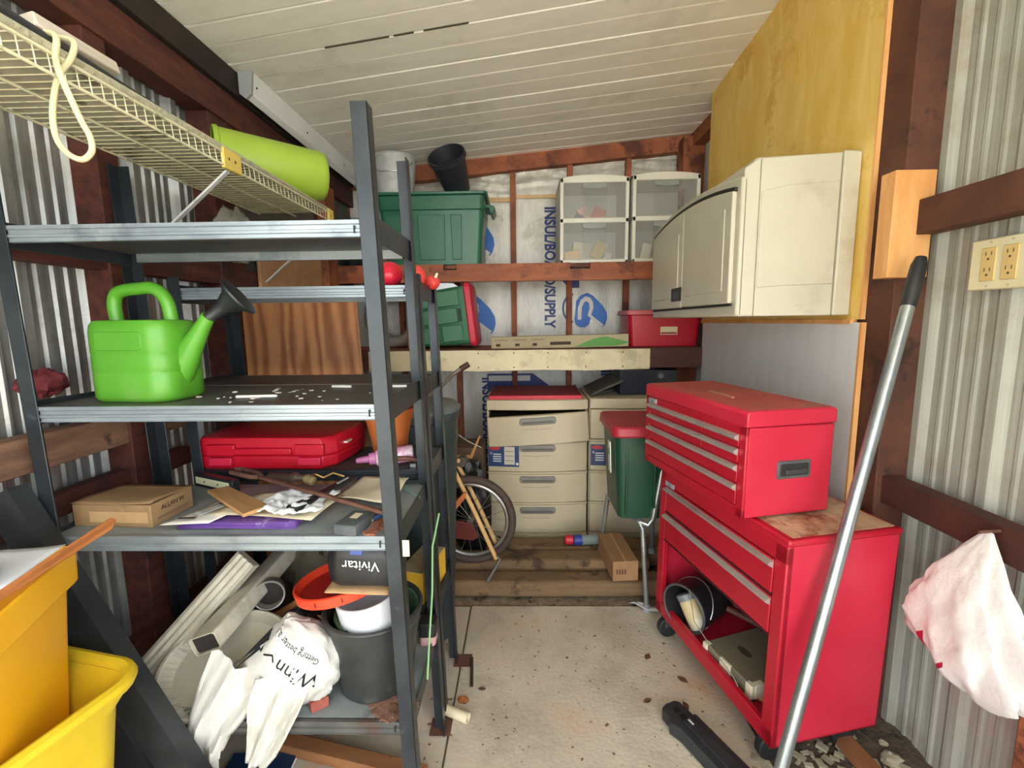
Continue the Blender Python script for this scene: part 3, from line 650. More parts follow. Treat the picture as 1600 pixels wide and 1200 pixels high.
# ---- terracotta pot, dark bin, pink tube, curved handle
tc_ = P('terracotta_plastic', '#d0793f', .55, '#c26a33', sc_=4)
t = thing('flower_pot', 'terracotta coloured plastic pot on the shorter rack beside the red case', 'flower pot', (-.475, 1.60, R2C))
MB().lathe([(.0, 0), (.056, 0), (.074, .13), (.082, .132), (.087, .165), (.090, .172), (.085, .172), (.080, .135), (.053, .006), (0, .006)], 32).build('pot', tc_, t, smooth=True)
for zz in (.045, .088): MB().lathe([(.0625 + (zz-.045)*.14, zz), (.0640 + (zz-.045)*.14, zz + .002), (.0628 + (zz-.045)*.14, zz + .004)], 32).build('pot_ring', tc_, t, smooth=True)
t = thing('trash_bin', 'dark slate green plastic bin behind the shorter rack beside the bicycle', 'bin', (-.44, 1.90, 0))
sl = P('bin_slate', '#2f3a3b', .5, '#3a4646', sc_=5)
MB().lathe([(0, 0), (.125, 0), (.165, .96), (.175, .97), (.176, 1.0), (.165, 1.005), (.158, .97), (.12, .01), (0, .01)], 36).build('barrel', sl, t, smooth=True)
MB().lathe([(.178, 1.0), (.18, 1.012), (.16, 1.03), (.05, 1.045), (0, 1.046)], 36).build('lid', P('bin_lid_grey', '#596163', .5, '#646c6e', sc_=6), t, smooth=True)
t = thing('caulk_tube', 'pink plastic tube with narrow nozzle lying in front of the terracotta pot', 'tube', (-.46, 1.47, R2C + .029))
pk = P('tube_pink', '#d490b8', .4, '#dc9fc2', sc_=12, c3='#f0e4ea', sc3=14, lo3=.5, hi3=.6)
axt = Vector((.17, .045, .012)).normalized()
MB().rings(along((-.025, -.006, 0), axt, [(0, .02), (.003, .027), (.12, .0275), (.123, .02)], 18)).build('barrel', pk, t, smooth=True)
MB().rings(along((-.085, -.022, -.0045), axt, [(0, .006), (.004, .009), (.04, .012), (.042, .019), (.062, .021), (.063, .012)], 16)).build('nozzle', P('tube_pink_nozzle', '#cf7fae', .4), t, smooth=True)
t = thing('sickle_handle', 'curved brown wooden handle arched under the pink tube', 'handle', (-.41, 1.47, R2C))
MB().tube([(-.05, -.022, .008), (-.03, -.020, .022), (0, -.018, .03), (.035, -.016, .030), (.07, -.014, .022)], [.008, .009, .009, .008, .007], 8).build('grip', P('handle_wood_brown', '#5f3a2c', .6, '#74493a', sc_=9), t, smooth=True)
MB().box((.04, -.018, .0), (.06, -.012, .012)).build('ferrule', M('steel_plain', '#a9adb0', .35, .8), t, bev=.001)

# ---- red balls on the shorter rack top
rb = P('ball_red', '#d81e3a', .3, '#df2b45', sc_=5)
for lab, (x, y, r), cc in (('glossy red rubber ball at the right end of the top shelf of the shorter rack', (-.42, 1.50, .04), rb), ('orange red rubber ball half hidden behind the rack post', (-.352, 1.55, .037), P('ball_orange_red', '#d43a3c', .4, '#dc4c46', sc_=8))):
    t = thing('rubber_ball', lab, 'ball', (x, y, R2A), group='red balls on the rack')
    MB().lathe([(r*math.sin(PI*k/16) + (1e-4 if k in (0, 16) else 0), r - r*math.cos(PI*k/16)) for k in range(17)], 28).build('shell', cc, t, smooth=True)
    MB().lathe([(.004, 0), (.005, .003), (.002, .005), (0, .005)], 10, (0, 0, 2*r - .001)).build('valve', blk, t)
t = thing('squeeze_toy', 'small red toy with cream nose at the rack corner', 'toy', (-.312 + .0, 1.64, R2A))
blob('body', P('toy_red', '#cf3b35', .45), t, (0, 0, .024), (.028, .022, .024), .04)
MB().tube([(.014, -.012, .04), (.022, -.016, .055)], [.006, .004], 8).build('nose', P('toy_cream', '#e5dcc0', .5), t, smooth=True)

# ---- shelf C: carton, papers, tools
cb = P('cardboard', '#8a6e4c', .8, '#9c7f5b', sc_=5, c3='#6a5139', sc3=4, lo3=.55, hi3=.7); cbl = P('cardboard_light', '#c2a27a', .8, '#ad8c64', sc_=7); inkd = P('ink_brown', '#3a2a22', .7)
t = thing('cardboard_box', 'flat worn cardboard box with handwriting on the left of the tall rack', 'box', (-1.025, 1.145, LC), (0, 0, math.radians(-3)))
MB().box((-.105, -.068, 0), (.105, .068, .058)).build('carton', cb, t, bev=.002)
MB().grid(lambda u, v: (-.107 + .214*u, -.07 + .142*v, .060 + .006*max(0, u-.6)*2*(1-v) + .002*math.sin(v*6)), 10, 8).build('lid_flap', cb, t, smooth=True, solid=.002)
text('handwriting', 'ALLAN W', .017, inkd, t, (.1058, 0, .040), (PI/2, 0, PI/2), .0003)
MB().box((.1050, -.05, .014), (.1056, .05, .020)).build('print_line', P('ink_faded', '#7c614a', .8), t)
MB().box((-.06, -.0686, .012), (.095, -.0680, .040)).build('label_patch', cbl, t)
paper = P('paper_white', '#dcd9d2', .75, '#e6e4de', sc_=5); cream_p = P('paper_cream', '#d9ceb4', .75, '#cfc2a4', sc_=4); purple = P('folder_purple', '#5b3b86', .4, '#7654a3', sc_=5, c3='#b9aed0', sc3=20, lo3=.6, hi3=.66)
t = thing('plastic_folder', 'purple plastic folder under the papers on the tall rack', 'folder', (-.71, 1.12, LC))
for k in range(4): sheet('leaf', purple, t, [(-.145, -.062 + .002*k, .002 + .0035*k), (.15, -.058, .002 + .0035*k), (.15, .08, .002 + .003*k), (-.14, .08, .002 + .003*k)], .003, k*.9, th=.001)
t = thing('newspaper', 'folded newspaper page with grey picture at the front of the tall rack', 'newspaper', (-.80, 1.13, LC + .017))
sheet('page', paper, t, [(-.085, -.085, 0), (.03, -.075, 0), (.09, .08, .004), (-.01, .10, .004)], .005, 1)
sheet('picture', P('news_grey', '#a8a9a2', .8, '#8e908b', sc_=20), t, [(-.045, -.03, .008), (-.012, -.045, .008), (.022, .03, .009), (-.012, .045, .009)], .001, 0, 4, 4, .0003)
sheet('headline', inkd, t, [(-.055, -.066, .009), (-.015, -.062, .009), (-.013, -.052, .009), (-.053, -.056, .009)], .0005, 0, 2, 2, .0003)
t = thing('paper_sheet', 'cream paper sheet draped over the purple folder', 'paper', (-.63, 1.14, LC + .022), group='papers on the tall rack')
sheet('page', cream_p, t, [(-.17, -.045, .0), (.11, -.075, -.002), (.14, .07, .003), (-.10, .10, .004)], .008, 2.4)
t = thing('paper_sheet', 'lined cream sheet beside the rack post on the tall rack', 'paper', (-.43, 1.30, LC + .012), group='papers on the tall rack')
sheet('page', P('paper_manila', '#e9e0c6', .75, '#ddd0b0', sc_=3, stretch=(1, 9, 1)), t, [(-.10, -.10, .0), (.085, -.115, .002), (.08, .06, .006), (-.07, .085, .004)], .018, .4, 16, 12)
t = thing('paper_towel', 'crumpled white paper towel among the papers', 'paper towel', (-.60, 1.14, LC + .030))
MB().grid(lambda u, v: (-.085 + .17*u + .01*math.sin(v*9), -.075 + .15*v + .012*math.sin(u*8), .008 + .012*abs(noise3(u*6, v*6, u*v, 1)) * (1 - (2*u-1)**4)), 22, 22).build('sheet', P('tissue_white', '#dfe4e8', .85), t, smooth=True, solid=.0008)
t = thing('wood_offcut', 'brown plywood offcut on the newspaper', 'wood piece', (-.775, 1.165, LC + .032), (0, math.radians(-2), math.radians(-39)))
MB().prism([(-.14, -.02), (-.13, .03), (.14, .036), (.15, -.03)], 0, .009, lambda a, b, q: (a, b, q)).build('board', P('plywood_tan', '#a9804f', .65, '#bb9263', sc_=7, stretch=(1, 6, 1)), t, bev=.001)
rust = M('rusty_iron', '#5d3f35', .75, .3, '#7a5546', 18, bump=.3)
t = thing('rusty_bar', 'long rusty iron bar with slotted end lying across the papers', 'iron bar', (-.60, 1.19, LC + .05), (0, 0, math.radians(-26.5)))
MB().bar((-.18, 0, .012), (.30, 0, -.006), .013, .010).build('shaft', rust, t, bev=.003)
m = MB(); m.tube([(-.18, .004, .013), (-.20, .014, .014), (-.29, .017, .015), (-.305, .0, .016), (-.29, -.017, .015), (-.20, -.014, .014), (-.18, -.004, .013)], .007, 8); m.build('slotted_head', rust, t, smooth=True)
t = thing('caulk_gun_grip', 'black plastic tool handle crossing under the rusty bar', 'handle', (-.545, 1.185, LC + .042), (0, 0, math.radians(70)))
MB().bar((-.02, 0, 0), (.13, 0, .006), .03, .012).build('grip', blk, t, bev=.004)
MB().prism([(-.02, -.013), (-.02, .013), (-.10, .02), (-.115, -.03)], -.004, .004, lambda a, b, q: (a, b, q)).build('blade_guard', blk, t, bev=.002)
MB().bar((.06, 0, .0105), (.105, 0, .013), .006, .002).build('slot', P('chrome_grey', '#b9bcc0', .3), t)
t = thing('spirit_level', 'short black level with cream end plate behind the wood offcut', 'level', (-.94, 1.345, LC), (0, 0, math.radians(-24)))
MB().box((-.09, -.012, 0), (.09, .012, .04)).build('body', blk, t, bev=.002)
pl_ = MB().box((-.085, -.0145, .010), (.075, -.012, .032)).build('plate', P('plate_cream', '#d9dab6', .5), t, bev=.001)
for x in (-.04, .025): MB().tube([(x, -.0155, .021), (x, -.014, .021)], .0028, 8).build('hole', P('slot_black', '#0d0e10'), pl_)
brass = M('brass', '#b09060', .35, .8, '#8d7044', 14)
t = thing('hose_fitting', 'tarnished brass fitting behind the rusty bar', 'fitting', (-.665, 1.335, LC + .04))
MB().rings(along((-.10, -.01, .005), Vector((1, -.12, 0)), [(0, .012), (.07, .011), (.075, .015), (.09, .015), (.095, .009), (.12, .009)], 12)).build('barrel', M('gun_metal', '#6a5a4e', .4, .6, '#8a7868', 10), t, smooth=True)
MB().tube([(.02, -.02, .006), (.05, -.025, .016), (.07, -.02, .004), (.10, -.02, .018), (.13, -.015, .006)], .004, 7).build('wire_loop', brass, t, smooth=True)
MB().rings(along((.02, -.03, .006), Vector((.5, -.2, -.1)).normalized(), [(0, .010), (.004, .014), (.03, .014), (.034, .008)], 12)).build('cap', M('brass_pale', '#b7a878', .45, .5), t, smooth=True)
t = thing('sharpening_stone', 'grey rubbed stone block at the front edge of the tall rack', 'stone block', (-.415, 1.065, LC), (0, 0, math.radians(-12)))
MB().box((-.03, -.042, 0), (.03, .05, .027)).build('block', P('stone_grey', '#44494b', .85, '#565b5f', sc_=14, bump=.3), t, bev=.004)
MB().box((-.012, .0, .027), (.008, .03, .0276)).build('label_scrap', cream_p, t)
t = thing('paint_brush', 'small blue handled tool beside the stone block', 'brush', (-.365, 1.135, LC), (0, 0, math.radians(60)))
MB().bar((-.04, 0, .008), (.03, 0, .008), .016, .010).build('handle', P('handle_blue', '#31528f', .4), t, bev=.004)
MB().bar((-.09, 0, .008), (-.04, 0, .008), .022, .008).build('ferrule', P('ferrule_grey', '#8b9297', .4), t, bev=.002)
t = thing('steel_chisel', 'pale green steel blade standing near the right edge of the tall rack', 'blade', (-.33, 1.30, LC + .001), (0, 0, math.radians(-50)))
MB().prism([(-.06, -.012), (-.06, .012), (.05, .003), (.06, -.003)], 0, .004).build('blade', P('blade_verdigris', '#7f9c98', .4), t)
MB().bar((-.10, 0, .004), (-.06, 0, .004), .012, .008).build('tang', rust, t, bev=.002)
t = thing('post_label', 'cream paper label stuck on the front post of the tall rack', 'label', (-.312, 1.016, .90)); MB().box((-.013, 0, -.02), (.003, .0015, .02)).build('label_paper', cream_p, t)
t.location = (-.272, 1.0175, .835)
def debris(name, label, mat, cx, cy, z, rx, ry, n, s0, s1, seed=1, cat='debris'):
    random.seed(seed); m = MB()
    for k in range(n):
        a = random.uniform(0, 2*PI); r = math.sqrt(random.random()); s = random.uniform(s0, s1); x = cx + rx*r*math.cos(a); y = cy + ry*r*math.sin(a)
        Mx = T(x, y, z) @ RZ(random.uniform(0, 6)); m.box((-s, -s*random.uniform(.3, .9), 0), (s, s*.6, s*random.uniform(.1, .6)), Mx)
    return tag(m.build(name, mat), label, cat, kind='stuff')
debris('rust_flakes', 'rusty flakes scattered on the front edge of the middle rack shelf', P('rust_flake', '#7b4a38', .9, '#a3694f', sc_=30), -.36, 1.09, LC, .04, .06, 60, .003, .012, 2)
debris('paint_chips', 'white paint chips and rust on the shelf with the watering can', P('chip_pale', '#cdb9ad', .9, '#e3dcd4', sc_=30), -.64, 1.19, LB, .26, .13, 34, .002, .006, 3)
for lab, (x0, y0, x1, y1) in (('white chalk stick on the left of the paint chips', (-.72, 1.13, -.62, 1.14)), ('flat white wood sliver near the back of the watering can shelf', (-.55, 1.31, -.49, 1.30)), ('white sliver beside the rack post on the watering can shelf', (-.38, 1.30, -.33, 1.30))):
    o = MB().bar((x0, y0, LB + .004), (x1, y1, LB + .004), .008, .007).build('chalk_stick', P('chalk_white', '#dcdad4', .8), bev=.002); tag(o, lab, 'stick', 'white sticks on the watering can shelf')

# ---- shelf D (bottom of tall rack)
bp_m = P('pot_black', '#26292a', .5, '#343838', sc_=8, c3='#6d6a5e', sc3=4, lo3=.6, hi3=.75)
def pot(name, label, loc, r0, r1, h, mat, rot=(0, 0, 0), grp=None):
    t = thing(name, label, 'flower pot', loc, rot, grp)
    MB().lathe([(0, 0), (r0*.92, 0), (r0, .01), (r1*.96, h - .03), (r1, h - .028), (r1*1.03, h - .004), (r1*1.01, h), (r1*.95, h - .002), (r1*.92, h - .03), (r0*.9, .014), (0, .014)], 40).build('pot', mat, t, smooth=True)
    MB().tube([((r1*1.0)*math.cos(2*PI*k/40), (r1*1.0)*math.sin(2*PI*k/40), h - .004) for k in range(40)], .006, 8, closed=True).build('rim', mat, t, smooth=True)
    return t
pot('nursery_pot', 'large scuffed black nursery pot on the bottom of the tall rack', (-.415, 1.17, LD), .10, .128, .225, bp_m)
pot('nursery_pot', 'green nursery pot nested inside the large black pot', (-.402, 1.17, LD + .06), .088, .110, .155, P('pot_green', '#3d5a46', .5, '#4a6b54', sc_=6))
t = thing('drain_ring', 'white plastic pot with slot standing in the nested pots', 'pot', (-.395, 1.145, LD + .10), (math.radians(4), math.radians(-7), 0))
wp = P('plastic_white_blue', '#c6ccd4', .4, '#d2d7de', sc_=4)
MB().lathe([(0, 0), (.07, 0), (.074, .01), (.083, .19), (.079, .19), (.07, .012), (0, .012)], 40).build('wall', wp, t, smooth=True)
MB().box((-.043, -.0745, .09), (-.039, -.066, .13)).build('slot', P('slot_black', '#0d0e10'), t)
MB().tube([(-.03, -.0715, .05), (-.03, -.064, .05)], .005, 10).build('hole', P('hole_grey', '#4b4f55'), t)
t = thing('bucket_lid', 'orange red round plastic lid resting on the white pot', 'lid', (-.495, 1.175, .645), (math.radians(-3), math.radians(-9), 0))
ol = P('lid_orange_red', '#dd3a22', .38, '#e6482a', sc_=4); orr = P('lid_red_inner', '#a82222', .45)
MB().lathe([(0, .0), (.105, .0), (.122, .004), (.126, .03), (.121, .032), (.116, .01), (0, .008)], 44).build('rim', ol, t, smooth=True)
MB().lathe([(0, .0085), (.112, .0105), (.112, .012), (0, .0095)], 44).build('inner_face', orr, t, smooth=True)
for a in (-1.75, -1.2): MB().box((.124*math.cos(a)-.002, .124*math.sin(a)-.003, .012), (.124*math.cos(a)+.001, .124*math.sin(a)+.003, .024)).build('tab', P('tab_dark', '#7e1f14', .5), t)
t = thing('cardboard_flap', 'torn beige cardboard flap under the black camera bag', 'cardboard', (-.41, 1.13, .705), (0, math.radians(3), 0))
sheet('flap', cbl, t, [(-.085, -.075, -.012), (.075, -.082, -.004), (.08, .06, .004), (-.08, .07, 0)], .004, .7, th=.003)
t = thing('camera_bag', 'black camera bag with upside down white lettering under the middle rack shelf', 'bag', (-.405, 1.12, .712), (0, math.radians(2), math.radians(-3)))
bagm = P('bag_black', '#15161a', .42, '#23252a', sc_=9, bump=.3)
m = MB(); R = []
for z, k in ((0, .90), (.006, .97), (.03, 1.0), (.07, .98), (.092, .93), (.10, .82)): R.append([(a*k, b*k, z + .004*math.sin(a*40)) for a, b in rrect(.185, .12, .035, 5)])
m.rings(R); body = m.build('body', bagm, t, smooth=True)
o = text('lettering', 'Vivitar', .036, P('lettering_white', '#e4e4e2', .5), t, (.004, -.062, .058), (PI/2, PI, 0), .0006); o.data.vertices; 
MB().box((-.025, -.060, .082), (.008, -.054, .099)).build('clip', P('clip_blue', '#4a5a9a', .4), t, bev=.003)
MB().tube([(-.09, 0, .08), (-.098, -.01, .05), (-.09, -.02, .01)], .008, 8).build('strap', bagm, t, smooth=True)
# oval bin lid
ov = P('lid_offwhite', '#b9b5a6', .45, '#c6c3b5', sc_=3, c3='#9a9484', sc3=3)
t = thing('oval_lid', 'large oval off-white plastic lid tilted at the left of the bottom shelf', 'lid', (-.815, 1.14, .432), (math.radians(36), math.radians(-9), math.radians(6)))
m = MB(); m.lathe([(0, 0), (.8, 0), (.86, .012), (.93, .03), (.97, .03), (1.0, .024), (1.0, .008), (.97, .016), (.93, .018), (.86, 0), (.8, -.012), (0, -.012)], 56, sx=.185, sy=.135); m.build('dish', ov, t, smooth=True)
for k in range(26):
    a = PI*.62 + k*PI*1.1/26
    p0 = (.185*.80*math.cos(a), .135*.80*math.sin(a), .003); p1 = (.185*.90*math.cos(a), .135*.90*math.sin(a), .023)
    MB().bar(p0, p1, .003, .006).build('rib', ov, t)
# downspouts
dw = P('downspout_white', '#cfcabb', .4, '#bcb6a4', sc_=6, stretch=(4, 4, 1), c3='#8f8872', sc3=6, lo3=.55, hi3=.72)
t = thing('downspout', 'ribbed white downspout length leaning at the far left of the bottom shelf', 'downspout', (-1.06, 1.15, LD))
d = Vector((.235, .13, .27)); 
pr = [(-.034, -.012), (-.022, -.02), (-.014, -.013), (-.005, -.021), (.005, -.013), (.014, -.021), (.022, -.014), (.034, -.018), (.036, .02), (-.034, .02)]
dn = d.normalized(); side = dn.cross(Vector((0, -1, .3))).normalized(); up_ = side.cross(dn)
if side.x < 0: side = -side
up_ = -up_ if up_.y > 0 else up_
m = MB(); p0 = Vector((0, 0, .03)); 
m.rings([[p0 + side*a - up_*b for a, b in pr], [p0 + d + side*a - up_*b for a, b in pr]]); m.build('channel', dw, t, bev=.0015)
t = thing('downspout', 'rectangular downspout with open end pointing at the camera', 'downspout', (-.835, 1.085, .535))
d = Vector((.02, .42, .05)); pr = rrect(.075, .05, .008, 3)
m = MB(); rot = Matrix.Rotation(math.radians(-20), 4, 'Y')
R0 = [rot @ Vector((a, 0, b)) for a, b in pr]; R1 = [rot @ Vector((a*.94, 0, b*.92)) for a, b in pr]
m.rings([R0, [p + d for p in R0]], cap=False); m.rings([[p + d*.98 for p in R1], R1], cap=False); n = len(pr)
m.add([*R0, *R1], [(i, (i+1) % n, n + (i+1) % n, n + i) for i in range(n)]); m.build('duct', dw, t)
m = MB(); m.rings([[p*.95 + d*.02 for p in R0], [p*.95 + d*.03 for p in R0]]); m.build('mouth_shade_plug', P('duct_shade', '#2a2522', .8), t)  # near-black plug paints the shade inside the open end
t = thing('pipe_elbow', 'grey metal pipe elbow with round open mouth behind the oval lid', 'pipe', (-.765, 1.27, .555))
em = M('galvanised_dull', '#8d8c86', .45, .5, '#a5a49c', 8)
axp = Vector((.35, -.85, .12)).normalized()
m = MB(); m.rings(along((0, 0, 0), -axp, [(.0, .042), (.012, .0425), (.015, .04), (.045, .04), (.05, .036)], 26), cap=False); m.build('collar', em, t, smooth=True)
m = MB(); m.tube([(-.018, .04, -.006), (-.05, .09, -.02), (-.10, .14, -.05), (-.16, .20, -.09)], [.034, .034, .034, .032], 18); m.build('pipe', em, t, smooth=True)
MB().tube([Vector((0, 0, 0)) + p for p in [(axp.cross(Vector((0, 0, 1))).normalized()*math.cos(2*PI*k/26) + axp.cross(Vector((0, 0, 1))).normalized().cross(axp)*math.sin(2*PI*k/26))*.042 for k in range(26)]], .003, 6, closed=True).build('mouth_bead', M('bead_bright', '#b9b8b0', .35, .6), t, smooth=True)
MB().rings(along((0, 0, 0), -axp, [(.03, .039), (.031, .0)], 26), cap=False).build('inside', P('duct_shade', '#2a2522', .8), t)  # dark disc paints the shade within the pipe mouth
o = MB().bar((-.87, 1.30, .40), (-.60, 1.36, .545), .012, .035).build('wood_lath', P('lath_orange', '#a87446', .65, '#bb8656', sc_=8, stretch=(1, 6, 6)), bev=.002); tag(o, 'thin orange wood lath slanting behind the white shopping bag', 'lath')
t = thing('plastic_sheeting', 'black plastic sheeting bunched behind the white shopping bag', 'sheeting', (-.64, 1.24, LD))
MB().grid(lambda u, v: (-.10 + .20*u, -.03 + .09*v + .02*math.sin(u*7), .17*math.sin(PI*min(1, .15+u*.9))*(1-.3*v) - .0*v + .01*noise3(u*6, v*6, 1)), 14, 10).build('fold', P('sheeting_black', '#1c1d1f', .45, '#2c2d30', sc_=8), t, solid=.003)
t = thing('rag', 'dark olive rag heaped behind the round pipe mouth', 'rag', (-.72, 1.50, R2D))
blob('cloth', P('rag_olive', '#4f4a3c', .9, '#67604e', sc_=10, bump=.5), t, (0, 0, .10), (.11, .07, .11), .22, 4, 2, flat_bottom=-.10)
t = thing('rag', 'grey striped rag beside the olive rag on the shorter rack', 'rag', (-.56, 1.52, R2D))
blob('cloth', P('rag_grey', '#6f6b5f', .9, '#8a8576', sc_=4, stretch=(14, 1, 1), bump=.4), t, (0, 0, .10), (.075, .06, .12), .2, 4, 5, flat_bottom=-.10)
# white shopping bag with print
bgm = P('bag_white_film', '#c9c9c5', .42, '#bcbcb7', sc_=6, c3='#a8a598', sc3=5, lo3=.52, hi3=.72, bump=.6, bsc=16)
t = thing('shopping_bag', 'crumpled white grocery bag with dark lettering spilling off the bottom shelf', 'plastic bag', (-.62, 1.09, LD))
m = MB(); R = []; nu, nv = 56, 34
for j in range(nv + 1):
    ph = PI*(j + .02)/(nv + .04); ring = []
    for i in range(nu):
        th = 2*PI*i/nu; dd = Vector((math.sin(ph)*math.cos(th), math.sin(ph)*math.sin(th), math.cos(ph)))
        k = 1 + .05*noise3(dd.x*3, dd.y*3, dd.z*3, 1.2) + .022*noise3(dd.x*9, dd.y*9, dd.z*9, 3)
        x, y, z = dd.x*.145*k, dd.y*.075*k, dd.z*.118*k
        x += -.35*z*0 + .0; z += .30*x*(-1 if x < 0 else .0)*-1 * (1 if x < 0 else 0) 
        if x < 0: z += .45*x*.9; 
        ring.append((x, y, max(z + .118, .002)))
    R.append(ring)
m.rings(R); body = m.build('bag_body', bgm, t, smooth=True)
def strip(name, pts, ws, seed):
    """gathered film strip following pts with widths ws, pleated"""
    n = len(pts) - 1; P_ = [Vector(p) for p in pts]
    def f(u, v):
        s = u*n; i = min(int(s), n-1); q = s - i; p = P_[i].lerp(P_[i+1], q); w_ = lerp(ws[i], ws[i+1], q); tn = (P_[i+1]-P_[i]).normalized()
        sd = tn.cross(Vector((0, 1, 0))).normalized()
        return p + sd*w_*(v-.5) + Vector((0, 1, 0))*(.011*math.sin(v*11+seed+u*3) + .005*math.sin(v*25+u*5+seed)) * min(1, w_/.08)
    return MB().grid(f, n*7, 18).build(name, bgm, t, smooth=True, solid=.0012)
strip('handle', [(-.09, -.05, .14), (-.13, -.070, .07), (-.17, -.082, .0), (-.19, -.087, -.06), (-.185, -.088, -.10), (-.17, -.088, -.15)], [.17, .15, .12, .10, .07, .035], 0)
strip('handle', [(.02, -.066, .11), (.0, -.080, .05), (-.015, -.088, .0), (-.035, -.09, -.05), (-.06, -.092, -.105)], [.13, .12, .10, .085, .05], 4)
for s_, sz, px_, pz_, rr in (("Winn\u2713D", .05, .02, .155, 146), ('Getting better all', .019, .05, .188, 146)):
    o = text('lettering', s_, sz, P('bag_print', '#23272b', .6), t, (px_, -.12, pz_), (PI/2, -math.radians(rr), 0), .0002)
    drape(o, body)
t = thing('brick_piece', 'broken red brick under the white shopping bag', 'brick', (-.545, 1.075, LD), (0, 0, math.radians(40)))
MB().prism([(-.02, -.02), (.024, -.024), (.026, .03), (-.018, .034)], 0, .028).build('chunk', P('brick_red', '#7d3f33', .85, '#945044', sc_=20, bump=.3), t, bev=.002)
debris('rust_scale', 'heap of brown rust scale beside the black pot', P('rust_scale_mat', '#5f4238', .95, '#8f6a58', sc_=25), -.34, 1.075, LD, .055, .045, 160, .004, .014, 5)
t = thing('carton', 'yellow and cream carton on the bottom of the shorter rack', 'box', (-.36, 1.53, R2D), (0, 0, math.radians(-14)))
MB().box((-.045, -.09, 0), (.045, .10, .11)).build('box', P('carton_yellow', '#d6ad33', .6, '#c99d2a', sc_=4), t, bev=.002)
MB().box((-.044, -.089, .1095), (.044, .099, .1115)).build('dusty_top', P('carton_dust', '#a89c7e', .9, '#8d8166', sc_=25, bump=.4), t)
t = thing('soap_box', 'small pink lidded tub beside the black pot', 'tub', (-.30, 1.32, LD), (0, 0, 0))
MB().prism(rrect(.05, .05, .012), 0, .03).build('tub', P('tub_pink', '#c9a0a2', .4, '#bd9294', sc_=8), t, bev=.003)
MB().prism(rrect(.054, .054, .012), .03, .075).build('cover', P('tub_black', '#1e1d1f', .5), t, bev=.003)
o = MB().tube([(-.272, 1.16, LD + .004), (-.268, 1.19, .48), (-.262, 1.22, .60), (-.263, 1.25, .72), (-.25, 1.30, .80)], .003, 6).build('garden_wire', P('wire_green', '#7fae78', .5), smooth=True); tag(o, 'thin pale green wire standing beside the rack post', 'wire')
# ================================================================== BACK SHELVES: TOTES, DRAWERS, BUCKETS
gt = P('tote_green', '#256049', .36, '#2b6a51', sc_=3); gt2 = P('tote_green_mid', '#2f6b4a', .42, '#357352', sc_=3); gtd = P('tote_green_dark', '#173f2c', .42, '#1c4a34', sc_=3)
rl = P('lid_red', '#c2203a', .4, '#cc2a44', sc_=3)
def taper(m, w0, d0, w1, d1, h, r=.03, z0=0, n=4, steps=((0, 0), (1, 1))):
    R = []
    for q, k in steps:
        w_, d_ = lerp(w0, w1, k), lerp(d0, d1, k); R.append([(a, b, z0 + h*q) for a, b in rrect(w_, d_, r, n)])
    return m.rings(R)
t = thing('storage_tote', 'large dark green tote on the upper wooden shelf under the metal bucket', 'tote', (-.555, 3.14, 1.7225))
taper(MB(), .60, .33, .645, .375, .33).build('tub', gt, t, bev=.004)
taper(MB(), .655, .385, .66, .39, .085, z0=.33).build('collar', gt, t, bev=.004)
taper(MB(), .70, .42, .705, .425, .018, z0=.415).build('rim', gt, t, bev=.005)
for x0, x1 in ((-.29, -.12), (-.085, .085), (.12, .19)):
    MB().hexa([(x0+.006, -.1735, .03), (x1-.006, -.1735, .03), (x1-.006, -.16, .03), (x0+.006, -.16, .03), (x0, -.193, .30), (x1, -.193, .30), (x1, -.17, .30), (x0, -.17, .30)]).build('front_panel', gt, t, bev=.004)
MB().prism([(.325, .36), (.385, .35), (.395, .33), (.375, .30), (.36, .31), (.355, .335), (.325, .34)], -.10, .10, lambda a, b, q: (a, q, b + .02)).build('handle', gt, t, bev=.004)
galv = M('galvanised_bucket', '#aeb3b4', .6, .15, '#c6cacb', 6, c3='#8f9493', sc3=8, lo3=.5, hi3=.7)
t = thing('metal_bucket', 'galvanised metal bucket on the large green tote', 'bucket', (-.815, 3.12, 2.156))
MB().lathe([(0, 0), (.115, 0), (.142, .25), (.146, .255), (.140, .257), (.134, .25), (.11, .01), (0, .01)], 32).build('bucket', galv, t, smooth=True)
MB().tube([(.142*math.cos(2*PI*k/32), .142*math.sin(2*PI*k/32), .252) for k in range(32)], .005, 6, closed=True).build('rolled_rim', galv, t, smooth=True)
MB().tube([(.128, -.02, .235), (.13, -.07, .20), (.11, -.11, .165), (.04, -.135, .14), (-.05, -.135, .14), (-.11, -.1, .17), (-.128, -.02, .235)], .003, 6).build('bail', M('steel_plain', '#a9adb0', .35, .8), t, smooth=True)
t = thing('plastic_bucket', 'dark navy plastic pot tilted on the large green tote', 'pot', (-.40, 3.16, 2.195), (math.radians(47), math.radians(-16), 0))
MB().lathe([(0, .03), (.08, .03), (.112, .255), (.118, .256), (.119, .275), (.112, .277), (.106, .255), (.076, .04), (0, .04)], 36).build('pot', P('pot_navy', '#23262e', .45, '#2e323b', sc_=5), t, smooth=True)
MB().lathe([(.118, .247), (.1215, .25), (.1215, .256), (.118, .259)], 36).build('rim_band', P('pot_navy', '#23262e', .45), t, smooth=True)
